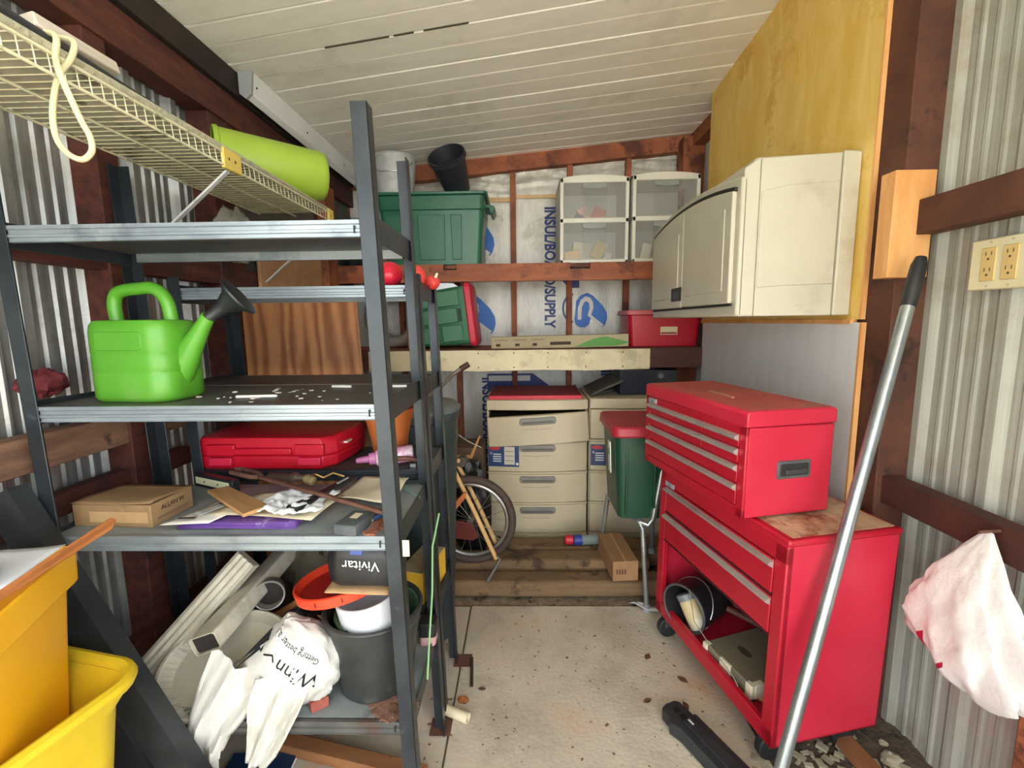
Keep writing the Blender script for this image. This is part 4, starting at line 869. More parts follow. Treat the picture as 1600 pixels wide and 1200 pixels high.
# clear drawer towers
frm = P('drawer_frame_white', '#dcdcd2', .4, '#d2d2c8', sc_=4)
clear = M('drawer_clear', '#d4d6d2', .22, 0, '#c8cbc8', 4, alpha=.16)
hg = M('drawer_pull_frosted', '#9fa6a4', .35, 0, '#8f9695', 5, alpha=.8)
def tower(label, x, y, w_, h_, rz, items):
    t = thing('clear_drawer_tower', label, 'drawers', (x, y, 1.7225), (0, 0, rz), 'clear drawer towers on the upper shelf')
    d_ = .36; f = .022
    m = MB(); m.box((-w_/2, -d_/2 + .01, 0), (-w_/2 + .006, d_/2, h_)); m.box((w_/2 - .006, -d_/2 + .01, 0), (w_/2, d_/2, h_)); m.box((-w_/2, d_/2 - .006, 0), (w_/2, d_/2, h_)); m.box((-w_/2, -d_/2, h_ - .012), (w_/2, d_/2, h_)); m.box((-w_/2, -d_/2, 0), (w_/2, d_/2, .008)); m.box((-w_/2, -d_/2, h_*.49), (w_/2, d_/2, h_*.5))
    m.build('shell', P('drawer_shell_frost', '#c9cac4', .5), t)
    n = 10; top = [(lerp(-w_/2, w_/2, k/n), h_ + .018*(1 - (2*k/n - 1)**2)) for k in range(n+1)]
    m = MB(); yf = -d_/2
    for a, b in (((-w_/2, 0), (-w_/2 + f, h_)), ((w_/2 - f, 0), (w_/2, h_)), ((-w_/2, 0), (w_/2, .02)), ((-w_/2, h_*.475), (w_/2, h_*.53))):
        m.box((a[0], yf - .012, a[1]), (b[0], yf + .006, b[1]))
    m.prism([(-w_/2, h_ - .03)] + top + [(w_/2, h_ - .03)], yf - .012, yf + .006, lambda a, b, q: (a, q, b)); m.build('front_frame', frm, t, bev=.004)
    for z0, z1 in ((.02, h_*.475), (h_*.53, h_ - .03)):
        dr = MB().box((-w_/2 + f, yf - .008, z0), (w_/2 - f, yf - .004, z1)).build('drawer', clear, t)
        MB().box((-w_/2 + f + .004, yf, z0 + .002), (w_/2 - f - .004, d_/2 - .03, z0 + .005)).build('drawer_bottom', P('drawer_shell_frost', '#c9cac4', .5), dr)
        MB().box((-.075, yf - .0095, z0 + .012), (.075, yf - .0065, z1 - .002)).build('drawer_panel', M('drawer_clear_grey', '#9a9c98', .25, 0, '#8f918d', 4, alpha=.14), dr)
        c = [(lerp(-.075, .075, k/8), z1 - .03 - .008*math.sin(PI*k/8)) for k in range(9)]
        MB().prism([(-.075, z1 - .003)] + c + [(.075, z1 - .003)], yf - .016, yf - .008, lambda a, b, q: (a, q, b)).build('pull', hg, dr, bev=.002)
    return t
tower('clear two-drawer plastic tower with yellow packets inside beside the foil lettering', .457, 3.165, .425, .51, 0, 0)
tower('clear two-drawer plastic tower half hidden by the wall cabinet', .892, 3.15, .41, .515, 0, 0)
def inb(name, label, cat, loc, rot, sz, c, grp='odds and ends in the clear drawers'):
    o = MB().box((-sz[0]/2, -sz[1]/2, 0), (sz[0]/2, sz[1]/2, sz[2])).build(name, P('m_'+c, c, .6), bev=.003); o.location = loc; o.rotation_euler = [math.radians(a) for a in rot]; tag(o, label, cat, grp)
z0, z1 = 1.7225 + .026, 1.7225 + .51*.53 + .006
inb('parts_packet', 'tan carton lying at the left in the lower clear drawer', 'packet', (.33, 3.08, z0), (0, -12, 8), (.10, .06, .06), '#d8b884')
inb('parts_packet', 'yellow parts packet leaning in the lower clear drawer', 'packet', (.475, 3.08, z0 + .015), (0, 28, 0), (.075, .02, .11), '#d9c46a')
inb('parts_packet', 'pale crumpled packet behind the yellow one in the lower clear drawer', 'packet', (.39, 3.13, z0), (0, 6, 0), (.12, .05, .12), '#c9c5ac')
inb('parts_packet', 'small white packet at the right in the lower clear drawer', 'packet', (.55, 3.09, z0), (0, 10, 20), (.05, .03, .05), '#dedbd0')
inb('parts_packet', 'red and white packet in the upper clear drawer', 'packet', (.48, 3.08, z1), (0, 24, 0), (.08, .02, .08), '#cf5c5a')
inb('parts_packet', 'pale pink bag beside the red packet in the upper clear drawer', 'packet', (.42, 3.10, z1), (0, -20, 0), (.07, .03, .09), '#dcb4b0')
inb('parts_packet', 'dark blue lump at the left of the upper clear drawer', 'packet', (.365, 3.08, z1), (0, 30, 0), (.06, .03, .04), '#39424f')
inb('parts_packet', 'white label tag in the lower drawer of the half hidden tower', 'packet', (.79, 3.07, z0), (0, 14, 0), (.06, .02, .10), '#e0ddd0')
# lower shelf
zs = 1.195
t = thing('storage_tote', 'green tote with red lid lying on its side on the lower shelf', 'tote', (-.49, 3.06, zs + .012), (0, math.radians(-6), 0))
# axis along +x (opening to the right)
m = MB(); R = []
for x, k in ((-.21, .86), (-.20, .9), (.17, 1.0)): R.append([(x, a*k, .185 + b*k) for a, b in rrect(.30, .37, .03)])
m.rings(R); m.build('tub', gt2, t, bev=.004)
m = MB(); R = []
for x, k in ((.165, 1.02), (.17, 1.08), (.205, 1.08), (.215, .98)): R.append([(x, a*k, .185 + b*k) for a, b in rrect(.30, .37, .035)])
m.rings(R); m.build('lid', rl, t, bev=.004)
for (xa, xb, za, zb) in ((-.17, -.02, .03, .13), (0, .13, .03, .13), (-.17, .11, .145, .235), (-.17, -.03, .25, .345), (-.01, .13, .25, .345)):
    MB().box((xa, -.158, za), (xb, -.14, zb)).build('panel', gt2, t, bev=.004)
MB().box((.115, -.160, .15), (.135, -.15, .23)).build('handle_recess', P('recess_dark_green', '#16331f', .6), t)
duct = M('foil_duct', '#b6b6b0', .3, .7, '#d8d8d2', 10, (1, 8, 8))
t = thing('flexible_duct', 'coiled silver flexible duct beside the sideways green tote', 'duct', (-.80, 3.08, zs))
m = MB(); 
pts = [(.16*math.cos(a) - .06, .03*math.sin(a*.5), .21 + .17*math.sin(a)) for a in [2*PI*k/64 for k in range(64)]]
m.tube(pts, [.036 + .004*(k % 2) for k in range(64)], 12, closed=True); m.build('coil', duct, t, smooth=True)
MB().tube([(-.15, .06, .08), (-.08, .06, .05), (.0, .05, .042), (.08, .05, .05)], .04, 12).build('tail', duct, t, smooth=True)
o = MB().box((-.725, 2.93, zs), (-.69, 2.96, 1.60)).build('shelf_strut', wood_red, bev=.002); tag(o, 'short upright brown strut between the two wall shelves', 'strut')
o = MB().box((-.915, 2.93, zs), (-.885, 2.96, 1.60)).build('shelf_strut', wood_red, bev=.002); tag(o, 'upright brown strut between the shelves beside the leaning plywood', 'strut')
t = thing('lamp_tube_box', 'long narrow tan box with green swoosh on the lower shelf', 'box', (.238, 2.95, zs), (0, math.radians(-.8), 0))
lb = P('box_tan_grey', '#a79b7c', .7, '#b5a98a', sc_=4)
MB().box((-.43, -.045, 0), (.43, .045, .078)).build('carton', lb, t, bev=.002)
sw = [(.10 + .34*k/14, .006 + .058*math.sin(PI*.5*min(1, k/8))*(1 if k < 9 else 1 - (k-8)/9)) for k in range(15)]
MB().prism([(.12, .006)] + sw + [(.36, .006)], -.0462, -.0448, lambda a, b, q: (a, q, b)).build('swoosh', P('swoosh_green', '#5f9a4a', .6), t)
for x in (-.40, -.28, -.17): MB().box((x, -.0462, .018), (x + .028, -.0448, .034)).build('icon', inkd, t)
MB().box((-.06, -.0462, .02), (.07, -.0448, .04)).build('icon_bar', inkd, t)
for x in (-.41, -.29, -.18): MB().box((x, -.0458, .054), (x + .085, -.0449, .058)).build('print_line', P('ink_faded', '#7c614a', .8), t)
t = thing('storage_tote', 'red plastic tote with pink lid edge on the lower shelf under the cabinet', 'tote', (.90, 3.07, zs))
rt = P('tote_red', '#b3152a', .38, '#bd1c32', sc_=3)
taper(MB(), .42, .26, .455, .29, .20).build('tub', rt, t, bev=.005)
taper(MB(), .49, .33, .48, .32, .03, z0=.20).build('lid', P('lid_pinkish', '#c4656c', .4, '#cd7076', sc_=4), t, bev=.006)
lb2 = MB().box((-.03, -.146, .075), (.075, -.1405, .125)).build('label_sticker', P('label_cream', '#ddd2a8', .6), t)
MB().box((-.028, -.1466, .080), (.07, -.1458, .090)).build('label_stripe', P('label_red', '#9b2b2b', .6), lb2)
o = MB().prism([(-.08, 0), (.06, .0), (.10, .03), (.05, .065), (-.08, .07)], 0, .004, lambda a, b, q: (-.485 + a, 2.99 + q, 1.545 + b)).build('metal_scrap', M('steel_plain', '#a9adb0', .35, .8)); tag(o, 'pale metal scrap wedged above the sideways green tote', 'metal scrap')
o.rotation_euler = (0, 0, 0)
# on the drawer units
t = thing('tote_lid', 'loose red plastic lid lying on the left drawer unit', 'lid', (.08, 2.93, .902), (math.radians(2), 0, 0))
dl = P('lid_dark_red', '#8e2430', .5, '#7a2a30', sc_=4)
MB().box((-.275, -.20, 0), (.275, .19, .02)).build('top_face', dl, t, bev=.005); MB().box((-.28, -.207, -.0), (.28, -.197, .028)).build('front_lip', rl, t, bev=.004)
for x in (-.28, .272): MB().box((x, -.2, 0), (x + .008, .19, .026)).build('side_lip', dl, t, bev=.002)
t = thing('speaker_box', 'black box standing on the right drawer unit', 'box', (.705, 2.93, .906))
MB().box((-.105, -.11, 0), (.105, .11, .155)).build('cabinet', P('box_navy_black', '#191a24', .5, '#20222e', sc_=4), t, bev=.004)
MB().box((-.098, -.1125, .008), (.098, -.109, .147)).build('front_cloth', P('box_navy', '#20222f', .8), t, bev=.002)
t = thing('speaker_box', 'small black case with grey knob behind the black box', 'box', (.90, 2.97, .906))
MB().box((-.075, -.08, 0), (.075, .08, .145)).build('cabinet', P('plastic_black', '#1d1f22', .38), t, bev=.004)
MB().tube([(-.03, -.085, .11), (-.03, -.078, .11)], .018, 14).build('knob', P('knob_grey', '#6a6c70', .4), t, bev=.002)
o = sheet('dark_board', P('board_dark_grey', '#46443f', .6, '#57554e', sc_=5), None, [(.41, 2.76, .91), (.60, 2.72, 1.005), (.62, 3.10, 1.015), (.42, 3.12, .92)], .002, th=.006); tag(o, 'thin dark board leaning on the black box above the right drawer unit', 'board')
o = sheet('grey_board', P('board_mid_grey', '#6b6a62', .6, '#79776e', sc_=5), None, [(.415, 2.80, .908), (.58, 2.90, .925), (.58, 3.14, .93), (.42, 3.14, .92)], .002, th=.006); tag(o, 'grey sheet lying under the leaning dark board', 'board')
# plywood behind the racks, tan boards
ply = M('plywood_brown', '#8e5936', .6, 0, '#bd8559', 3.2, (3.5, 3.5, .7), c3='#7d4c30', sc3=3, lo3=.55, hi3=.75, dist=1.5, wave=1.6, lo=.3, hi=.72)
t = thing('plywood_sheet', 'brown plywood sheet standing behind the racks', 'plywood', (-.91, 1.93, 0))
MB().hexa([(-.255, -.006, 0), (.27, -.006, 0), (.27, .006, 0), (-.255, .006, 0), (-.255, -.006, 1.455), (.222, -.006, 1.455), (.222, .006, 1.455), (-.255, .006, 1.455)]).build('sheet', ply, t)
MB().hexa([(.2705, -.0062, 0), (.2725, -.0062, 0), (.2725, .0062, 0), (.2705, .0062, 0), (.2225, -.0062, 1.455), (.2245, -.0062, 1.455), (.2245, .0062, 1.455), (.2225, .0062, 1.455)]).build('edge', P('ply_edge', '#c49468', .7), t)
t = thing('wire_netting', 'dark tangled plastic netting beyond the end of the wire shelf', 'netting', (-1.06, 3.06, 1.7225))
random.seed(11); m = MB()
for k in range(46):
    c = Vector((random.uniform(-.07, .08), random.uniform(-.06, .06), random.uniform(.05, .28))); a0 = random.uniform(0, 6); tl = random.uniform(.4, 1.3)
    pts = [c + Vector((.055*math.cos(a0 + q*tl), .05*math.sin(a0 + q*tl + k), .05*math.sin(q*1.3 + k))) for q in range(7)]
    m.tube(pts, .0016, 4)
m.build('strands', P('net_dark', '#30343a', .5), t)['kind'] = 'stuff'
blob('bundle', P('net_bundle', '#1b1c20', .7, '#2a2c31', sc_=20), t, (0, .03, .14), (.10, .07, .14), .15, 3, 1, flat_bottom=-.138)
# ================================================================== BICYCLE
tire = P('tyre_brown', '#43352e', .7, '#51413a', sc_=14); rim_m = M('rim_steel', '#a4a19b', .35, .7, '#8a8781', 9); framec = P('frame_cream', '#dcb57c', .45, '#d0a368', sc_=6, c3='#b98a54', sc3=9, lo3=.6, hi3=.72); grip = P('grip_brown', '#4a2c24', .6)
t = thing('bicycle', 'cream framed bicycle with brown tyres parked behind the racks', 'bicycle', (-.27, 2.24, .125), (0, 0, math.radians(-4)))
Rw = .215
def wheel(cx, cy):
    c = (cx, cy, Rw + .02)
    ty = MB().tube([(c[0] + Rw*math.cos(2*PI*k/48), c[1], c[2] + Rw*math.sin(2*PI*k/48)) for k in range(48)], .02, 10, closed=True).build('tyre', tire, t, smooth=True)
    rm = MB().tube([(c[0] + (Rw-.027)*math.cos(2*PI*k/48), c[1], c[2] + (Rw-.027)*math.sin(2*PI*k/48)) for k in range(48)], .010, 8, closed=True).build('rim', rim_m, t, smooth=True)
    hb = MB().tube([(c[0], cy - .04, c[2]), (c[0], cy + .04, c[2])], .016, 14).build('hub', rim_m, t, smooth=True)
    for k in range(20):
        a = 2*PI*k/20; s = (-1)**k
        MB().tube([(c[0] + .015*math.cos(a+1.2*s), cy + .025*s, c[2] + .015*math.sin(a+1.2*s)), (c[0] + (Rw-.03)*math.cos(a), cy, c[2] + (Rw-.03)*math.sin(a))], .0013, 4).build('spoke', rim_m, hb)
wheel(0, 0); wheel(-.62, 0)
def tb(name, pts, r, mat, par=t): return MB().tube(pts, r, 10).build(name, mat, par, smooth=True)
for s in (-1, 1):
    tb('fork_blade', [(-.115, .042*s, .60), (-.085, .045*s, .545), (.03, .05*s, .30), (.115, .05*s, .10), (.135, .05*s, .055)], .0115, framec)
tb('stem', [(-.10, 0, .58), (-.135, 0, .70), (-.175, 0, .90)], .012, rim_m)
tb('head_tube', [(-.095, 0, .52), (-.125, 0, .645)], .02, framec)
tb('down_tube', [(-.105, 0, .55), (-.27, 0, .42), (-.40, 0, .22)], .017, framec)
tb('top_tube', [(-.115, 0, .60), (-.30, 0, .52), (-.47, 0, .48)], .014, framec)
tb('seat_tube', [(-.40, 0, .22), (-.48, 0, .55)], .015, framec)
tb('chain_stay', [(-.40, .03, .22), (-.62, .03, .235)], .01, framec); tb('seat_stay', [(-.47, .03, .47), (-.62, .03, .235)], .009, framec)
hb_ = tb('handlebar', [(-.235, -.14, .93), (-.20, -.13, .905), (-.175, -.08, .885), (-.175, 0, .90), (-.165, .10, .90), (-.12, .20, .955), (-.06, .235, 1.0)], .0105, rim_m)
tb('grip', [(-.08, .228, .985), (-.035, .245, 1.012)], .016, grip, hb_); tb('grip', [(-.225, -.138, .925), (-.262, -.145, .945)], .016, grip, hb_)
br = MB().box((-.10, -.02, .78), (-.06, .0, .795)).build('brake_lever', P('chrome_white', '#cfd2d2', .3), t, bev=.002); MB().box((-.088, -.015, .735), (-.078, -.004, .78)).build('lever_arm', P('chrome_white', '#cfd2d2', .3), br)
tb('brake_cable', [(-.075, -.01, .735), (-.06, -.01, .69), (.0, .0, .645), (.06, .02, .61)], .002, P('cable_white', '#b9b9b4', .5))
pedal = P('saddle_orange', '#c9793f', .5, '#b5652f', sc_=6); sad = P('saddle_maroon', '#5e231d', .5, '#70302a', sc_=6)
f_ = MB().prism([(-.225, .16), (-.20, .20), (-.02, .405), (.0, .415), (-.01, .38), (-.16, .19), (-.215, .14)], -.09, -.075, lambda a, b, q: (a, q, b)).build('chain_guard', pedal, t, bev=.003)
MB().prism([(-.22, .19), (-.10, .33), (-.035, .40), (-.07, .33), (-.18, .19)], -.097, -.09, lambda a, b, q: (a, q, b)).build('guard_trim', sad, f_, bev=.002)
MB().prism([(-.17, .17), (-.15, .27), (.02, .24), (.05, .17), (.02, .15)], -.06, -.052, lambda a, b, q: (a, q, b)).build('fender_flap', sad, t, bev=.003)
tb('kickstand', [(.128, -.05, .075), (.155, -.055, .05), (.10, -.14, -.02)], .009, M('steel_dull', '#70706c', .5, .5))
rl_ = MB().tube([(-.035, -.03, .545), (-.035, .03, .545)], .026, 18).build('dynamo', P('dynamo_dark', '#4d4540', .5), t, bev=.003)
MB().box((-.11, -.035, .545), (-.04, -.028, .565)).build('bracket', framec, rl_, bev=.002)
t = thing('carton', 'dark open carton with tan flap standing behind the bicycle', 'box', (-.255, 2.62, 0))
MB().box((-.14, -.10, 0), (.03, .12, .66)).build('box_body', P('carton_dark', '#4e3b2c', .85, '#5f4937', sc_=5), t, bev=.003)
MB().prism([(-.13, .60), (-.03, .60), (.02, .73), (.01, .73), (-.04, .62), (-.13, .62)], -.105, -.10, lambda a, b, q: (a, q, b)).build('flap', P('flap_tan', '#b98752', .7), t)
t = thing('trash_bag', 'black trash bag sagging between the bicycle and the drawer unit', 'bag', (-.28, 2.47, .0))
blob('bag', P('bag_black_film', '#121316', .4, '#1e2024', sc_=9, bump=.3), t, (0, -.02, .30), (.10, .07, .30), .1, 4, 3, flat_bottom=-.295)
# ================================================================== TIMBERS, BOTTLES
tim = M('timber_weathered', '#6b563e', .9, 0, '#84694c', 4, (.7, 5, 5), c3='#463628', sc3=5, bump=.3, bsc=25)
for lab, (y0, y1, x0, x1, h) in (('weathered timber sleeper nearest the concrete slab', (2.125, 2.245, -.62, .70, .085)), ('raised weathered timber sleeper under the bicycle wheel', (2.265, 2.40, -.75, .66, .12)), ('rear weathered timber sleeper in front of the drawer units', (2.42, 2.56, -.75, .95, .115))):
    o = MB().box((x0, y0, 0), (x1, y1, h)).build('timber_sleeper', tim, bev=.02, seg=3); tag(o, lab, 'timber', 'timber sleepers at the back')
t = thing('drink_bottle', 'clear bottle with blue label and red cap lying on the rear sleeper', 'bottle', (.345, 2.45, .115 + .03))
ax_ = Vector((1, .1, 0)).normalized()
MB().rings(along((-.02, 0, 0), ax_, [(0, .028), (.085, .028), (.11, .02), (.12, .012)], 18)).build('bottle', M('bottle_clear', '#9fb0ad', .15, 0, '#8fa09d', 6, alpha=.55), t, smooth=True)
MB().rings(along((-.065, 0, 0), ax_, [(0, .0295), (.045, .0295)], 18)).build('label_band', P('label_blue', '#2b3f8e', .4), t, smooth=True)
MB().rings(along((-.115, 0, 0), ax_, [(0, .020), (.006, .026), (.042, .027), (.048, .022)], 18)).build('cap', P('cap_red', '#c02a3a', .4), t, smooth=True)
# ================================================================== FOLDING STAND + TOTE + BOX
alu2 = M('aluminium_tube', '#b7bbbb', .32, .75, '#9da2a2', 8)
t = thing('folding_walker', 'silver tube folding stand carrying the green tote', 'stand', (.56, 2.2, 0))
def ft(name, pts, r=.012): return MB().tube(pts, r, 10).build(name, alu2, t, smooth=True)
ft('front_leg', [(-.02, -.14, .43), (-.005, -.15, .40), (.015, -.16, .10), (.02, -.165, .02)]); ft('upright', [(-.02, -.14, .43), (.02, -.15, .415), (.04, -.155, .45), (.065, -.15, .60), (.085, -.14, .72)], .014)
ft('rear_leg', [(-.11, .16, .44), (-.125, .19, .25), (-.135, .21, .12)]); ft('side_rail', [(-.02, -.14, .43), (-.08, .02, .43), (-.11, .16, .44)]); ft('side_rail', [(.12, -.14, .43), (.13, .16, .43)])
ft('seat_rail', [(-.11, .16, .437), (.13, .16, .437)]); ft('rear_leg', [(.13, .16, .43), (.14, .2, .1)])
MB().lathe([(0, 0), (.024, 0), (.02, .02), (.014, .03), (0, .03)], 14, (.02, -.165, 0)).build('foot', P('foot_grey', '#8d9091', .6), t, smooth=True)
for x, y in ((-.135, .21), (.14, .20)): MB().lathe([(0, .0), (.018, 0), (.014, .03), (0, .03)], 12, (x, y, .095)).build('foot', P('foot_grey', '#8d9091', .6), t, smooth=True)
o = sheet('white_strap', P('strap_white', '#c4c8c8', .5), None, [(.50, 2.07, .012), (.60, 2.03, .006), (.635, 1.985, .012), (.53, 2.02, .02)], .02, 2, th=.003); tag(o, 'crumpled pale plastic strip at the foot of the silver stand', 'plastic strip')
t = thing('storage_tote', 'dark green tote with red lid sitting on the silver stand', 'tote', (.575, 2.215, .444))
taper(MB(), .26, .31, .305, .36, .40, r=.035).build('tub', gtd, t, bev=.005)
taper(MB(), .345, .41, .335, .40, .05, r=.04, z0=.395).build('lid', P('lid_red_dusty', '#a02235', .45, '#ab2b3e', sc_=3), t, bev=.01)
MB().box((.02, -.183, .06), (.032, -.165, .36)).build('rib', gtd, t, bev=.003); MB().box((-.105, -.176, .02), (-.095, -.16, .36)).build('rib', gtd, t, bev=.003)
st_ = MB().hexa([(-.1585, -.09, .20), (-.1585, -.04, .20), (-.155, -.04, .20), (-.155, -.09, .20), (-.1655, -.09, .35), (-.1655, -.04, .35), (-.16, -.04, .35), (-.16, -.09, .35)]).build('sticker', P('sticker_cream', '#d8dccb', .5), t)
MB().hexa([(-.1605, -.085, .255), (-.1605, -.05, .255), (-.159, -.05, .255), (-.159, -.085, .255), (-.1645, -.085, .315), (-.1645, -.05, .315), (-.162, -.05, .315), (-.162, -.085, .315)]).build('sticker_mark', P('sticker_green', '#4c8f55', .5), st_)
t = thing('cardboard_box', 'small brown cardboard box on the sleepers beside the silver stand', 'box', (.475, 2.245, .122), (0, 0, math.radians(4)))
MB().box((-.062, -.17, 0), (.062, .13, .10)).build('carton', P('carton_brown', '#8f6a48', .8, '#9f7853', sc_=6), t, bev=.003)
[MB().box((x, -.1706, .035), (x + .008, -.1698, .06)).build('print_mark', P('ink_brown2', '#5c3c2a', .8), t) for x in (-.045, -.032, -.019, -.006)]
MB().box((-.005, -.17, .1002), (.005, .13, .1012)).build('tape', P('tape_tan', '#b08b60', .4), t)
# ================================================================== CONTENTS OF THE TOOL CABINET
Mc = Matrix.Translation((.722, 1.215, .105)) @ RZ(ang) @ Matrix.Rotation(math.radians(-1.2), 4, 'Y')
def inplace(t, l, rz=0.0): t.matrix_world = Mc @ T(*l) @ RZ(rz)
t = thing('pail', 'black pail lying on its side in the tool cabinet bay', 'pail', (0, 0, 0)); inplace(t, (.50, -.02, .012 + .098), .35)
def lay(prof, n=32): return [[(r*math.cos(2*PI*k/n), -d, r*math.sin(2*PI*k/n)) for k in range(n)] for d, r in prof]
MB().rings(lay([(0, .092), (0, .097), (.012, .097), (.014, .094), (.19, .082), (.20, .07), (.20, .0), (.19, 0), (.185, .076), (.01, .089), (0, .092)]), cap=False).build('drum', P('pail_black', '#1c1b1d', .4, '#28262a', sc_=8), t, smooth=True)
MB().tube([(.0945*math.cos(2*PI*k/32), .002, .0945*math.sin(2*PI*k/32)) for k in range(32)], .005, 6, closed=True).build('rim', P('pail_rim', '#4b494b', .4), t, smooth=True)
MB().tube([(.098*math.cos(a), -.03 - .06*math.sin(a), .098*math.sin(a)) for a in [PI*k/14 for k in range(15)]], .002, 5).build('bail_wire', M('steel_plain', '#a9adb0', .35, .8), t, smooth=True)
t = thing('spray_can', 'cream labelled bottle with grey cap inside the black pail', 'bottle', (0, 0, 0)); t.matrix_world = Mc @ T(.50, -.02, .11) @ RZ(.35) @ T(.0, -.05, -.02) @ Matrix.Rotation(math.radians(35), 4, 'Y')
MB().lathe([(0, -.075), (.034, -.075), (.036, -.07), (.036, .03), (.03, .04), (0, .04)], 24).build('bottle', P('bottle_cream', '#cdb88a', .5, '#d8c9a4', sc_=6, c3='#e6e3da', sc3=5), t, smooth=True)
MB().lathe([(0, .038), (.037, .038), (.038, .06), (.033, .064), (0, .064)], 24).build('cap', P('cap_grey', '#717779', .4), t, smooth=True)
t = thing('organizer_box', 'olive grey organizer box with pale latches in the tool cabinet bay', 'organizer', (0, 0, 0)); inplace(t, (.265, -.15, .014), .12)
og = P('organizer_olive', '#6f6a58', .5, '#7a7562', sc_=4); lt = P('latch_pale', '#d6cfb8', .5)
MB().box((-.11, -.13, 0), (.11, .12, .03)).build('base', og, t, bev=.004); MB().box((-.11, -.13, .031), (.11, .12, .06)).build('cover', og, t, bev=.004)
for a, b in (((-.115, -.11), (-.095, -.075)), ((-.115, .07), (-.095, .11)), ((-.02, .112), (.03, .124)), ((.09, .10), (.113, .124)), ((-.113, .105), (-.085, .124))): MB().box((a[0], a[1], .012), (b[0], b[1], .0615)).build('latch', lt, t, bev=.003)
MB().lathe([(0, .0), (.03, 0), (.03, .0006), (0, .0006)], 20, (.02, .02, .06), sy=.5).build('stain', P('stain_dark', '#3d382d', .7), t)
t = thing('wooden_dowel', 'short wooden dowel on the floor of the tool cabinet bay', 'dowel', (0, 0, 0)); inplace(t, (.13, -.09, .022), .5)
MB().tube([(-.06, 0, 0), (.08, 0, 0)], .009, 10).build('rod', P('dowel_tan', '#b08a5e', .6, '#c09a6c', sc_=8), t, smooth=True)
t = thing('garden_shears', 'long brown handled shears lying behind the organizer box', 'shears', (0, 0, 0)); inplace(t, (.28, -.27, .10), 0)
MB().tube([(.16, .10, .03), (.05, .03, .02), (-.10, -.01, -.02), (-.19, -.02, -.05)], .012, 9).build('handle', P('shears_brown', '#4a2f25', .5, '#5c3b2e', sc_=6), t, smooth=True)
MB().tube([(.16, .07, .045), (.05, -.01, .045), (-.10, -.05, .02), (-.19, -.06, 0)], .011, 9).build('handle', P('shears_brown', '#4a2f25', .5), t, smooth=True)
MB().bar((.10, -.05, .06), (-.18, -.075, .045), .05, .012).build('pad', P('pad_grey', '#a9a8a4', .6), t, bev=.004)
o = MB().tube([Mc @ Vector(p) for p in ((.47, -.02, .21), (.40, .0, .13), (.30, -.01, .09), (.19, -.012, .075), (.16, -.02, .04), (.14, -.05, .016))], .0018, 5).build('cable', P('cable_grey', '#8d8879', .5), smooth=True); tag(o, 'thin grey cable trailing over the organizer box', 'cable')
# ================================================================== POLE, BAG, OUTLET, FLOOR ITEMS
pm = M('pole_galvanised', '#8e9699', .3, .75, '#a9b1b3', 9, (4, 4, .4))
pb, pt = Vector((.618, 1.055, 0)), Vector((1.104, 1.33, 1.523))
t = thing('metal_pole', 'long grey metal pole with black cap leaning against the right post', 'pole', tuple(pb)); dpl = (pt - pb)
MB().tube([(0, 0, .0), tuple(dpl*.915)], .0165, 20).build('tube', pm, t, smooth=True)
MB().tube([tuple(dpl*.912), tuple(dpl*.94), tuple(dpl*.985), tuple(dpl)], [.0185, .0195, .019, .013], 20).build('cap', P('cap_black', '#1b1c1f', .45, '#26282b', sc_=12), t, smooth=True)
t = thing('plastic_bag', 'white plastic bag hanging from the lower right girt', 'plastic bag', (1.115, 1.065, .425))
film = M('film_white_pinkish', '#e9e9e8', .35, 0, '#dfdedc', 5, bump=.6, bsc=22)
m = MB(); R = []; nz = 46; nn = 84
def ridge(x): return 1 - abs(math.sin(x))           # sharp creases
for j in range(nz + 1):
    q = j/nz; z = .425*(1-q)
    prof_ = [(0, .01), (.15, .05), (.35, .10), (.55, .135), (.75, .15), (.88, .14), (.95, .11), (1.0, .05)]
    for (qa, wa), (qb, wb_) in zip(prof_, prof_[1:]):
        if qa <= q <= qb: wy = lerp(wa, wb_, (q-qa)/(qb-qa))
    ring = []
    for i in range(nn):
        a = 2*PI*i/nn
        fl = 1 + .24*ridge(a*3 + q*2.2 + .6*math.sin(q*7))*(.3 + q) - .10*q + .20*q*ridge(a*5.5 - q*5) + .05*math.sin(a*9 + q*13) + .07*q*ridge(q*9 + a*1.5)
        yy = wy*math.cos(a)*fl + .05*q - .03*q*q; xx = -.002 - .22*wy*(1 + math.sin(a)*fl) + .03*min(1, q)
        ring.append((min(xx, .03), yy, z + (.022*math.sin(a*2 + 1) + .016*ridge(a*3.5))*q*q))
    R.append(ring)
m.rings(R); bag_o = m.build('bag', film, t, smooth=True)
for (ya_, yb_, za_, zb_) in ((.105, .128, .05, .095), (.03, .05, .045, .06)):
    o = MB().grid(lambda u, v: (-.2, lerp(ya_, yb_, u), lerp(za_, zb_, v) - .02*u), 5, 5).build('red_print', P('bag_red_print', '#b01a3c', .5), t)
    drape(o, bag_o, (1, 0, 0))
MB().tube([(.02, 0, .428), (-.028, 0, .425)], .004, 8).build('nail', rust, t)
pw = P('plate_ivory', '#d9d3b0', .45, '#d1caa4', sc_=5); iv = P('outlet_almond', '#d0b578', .45)
t = thing('outlet_plate', 'ivory electrical plate with two almond duplex outlets on the right wall', 'outlet', (1.2005, 1.135, 1.492), (0, 0, 0))
MB().box((-.005, -.15, -.065), (.004, .15, .065)).build('plate', pw, t, bev=.004)
MB().box((.004, -.14, -.055), (.032, .14, .055)).build('back_box', P('box_steel', '#7d7f7f', .5), t)
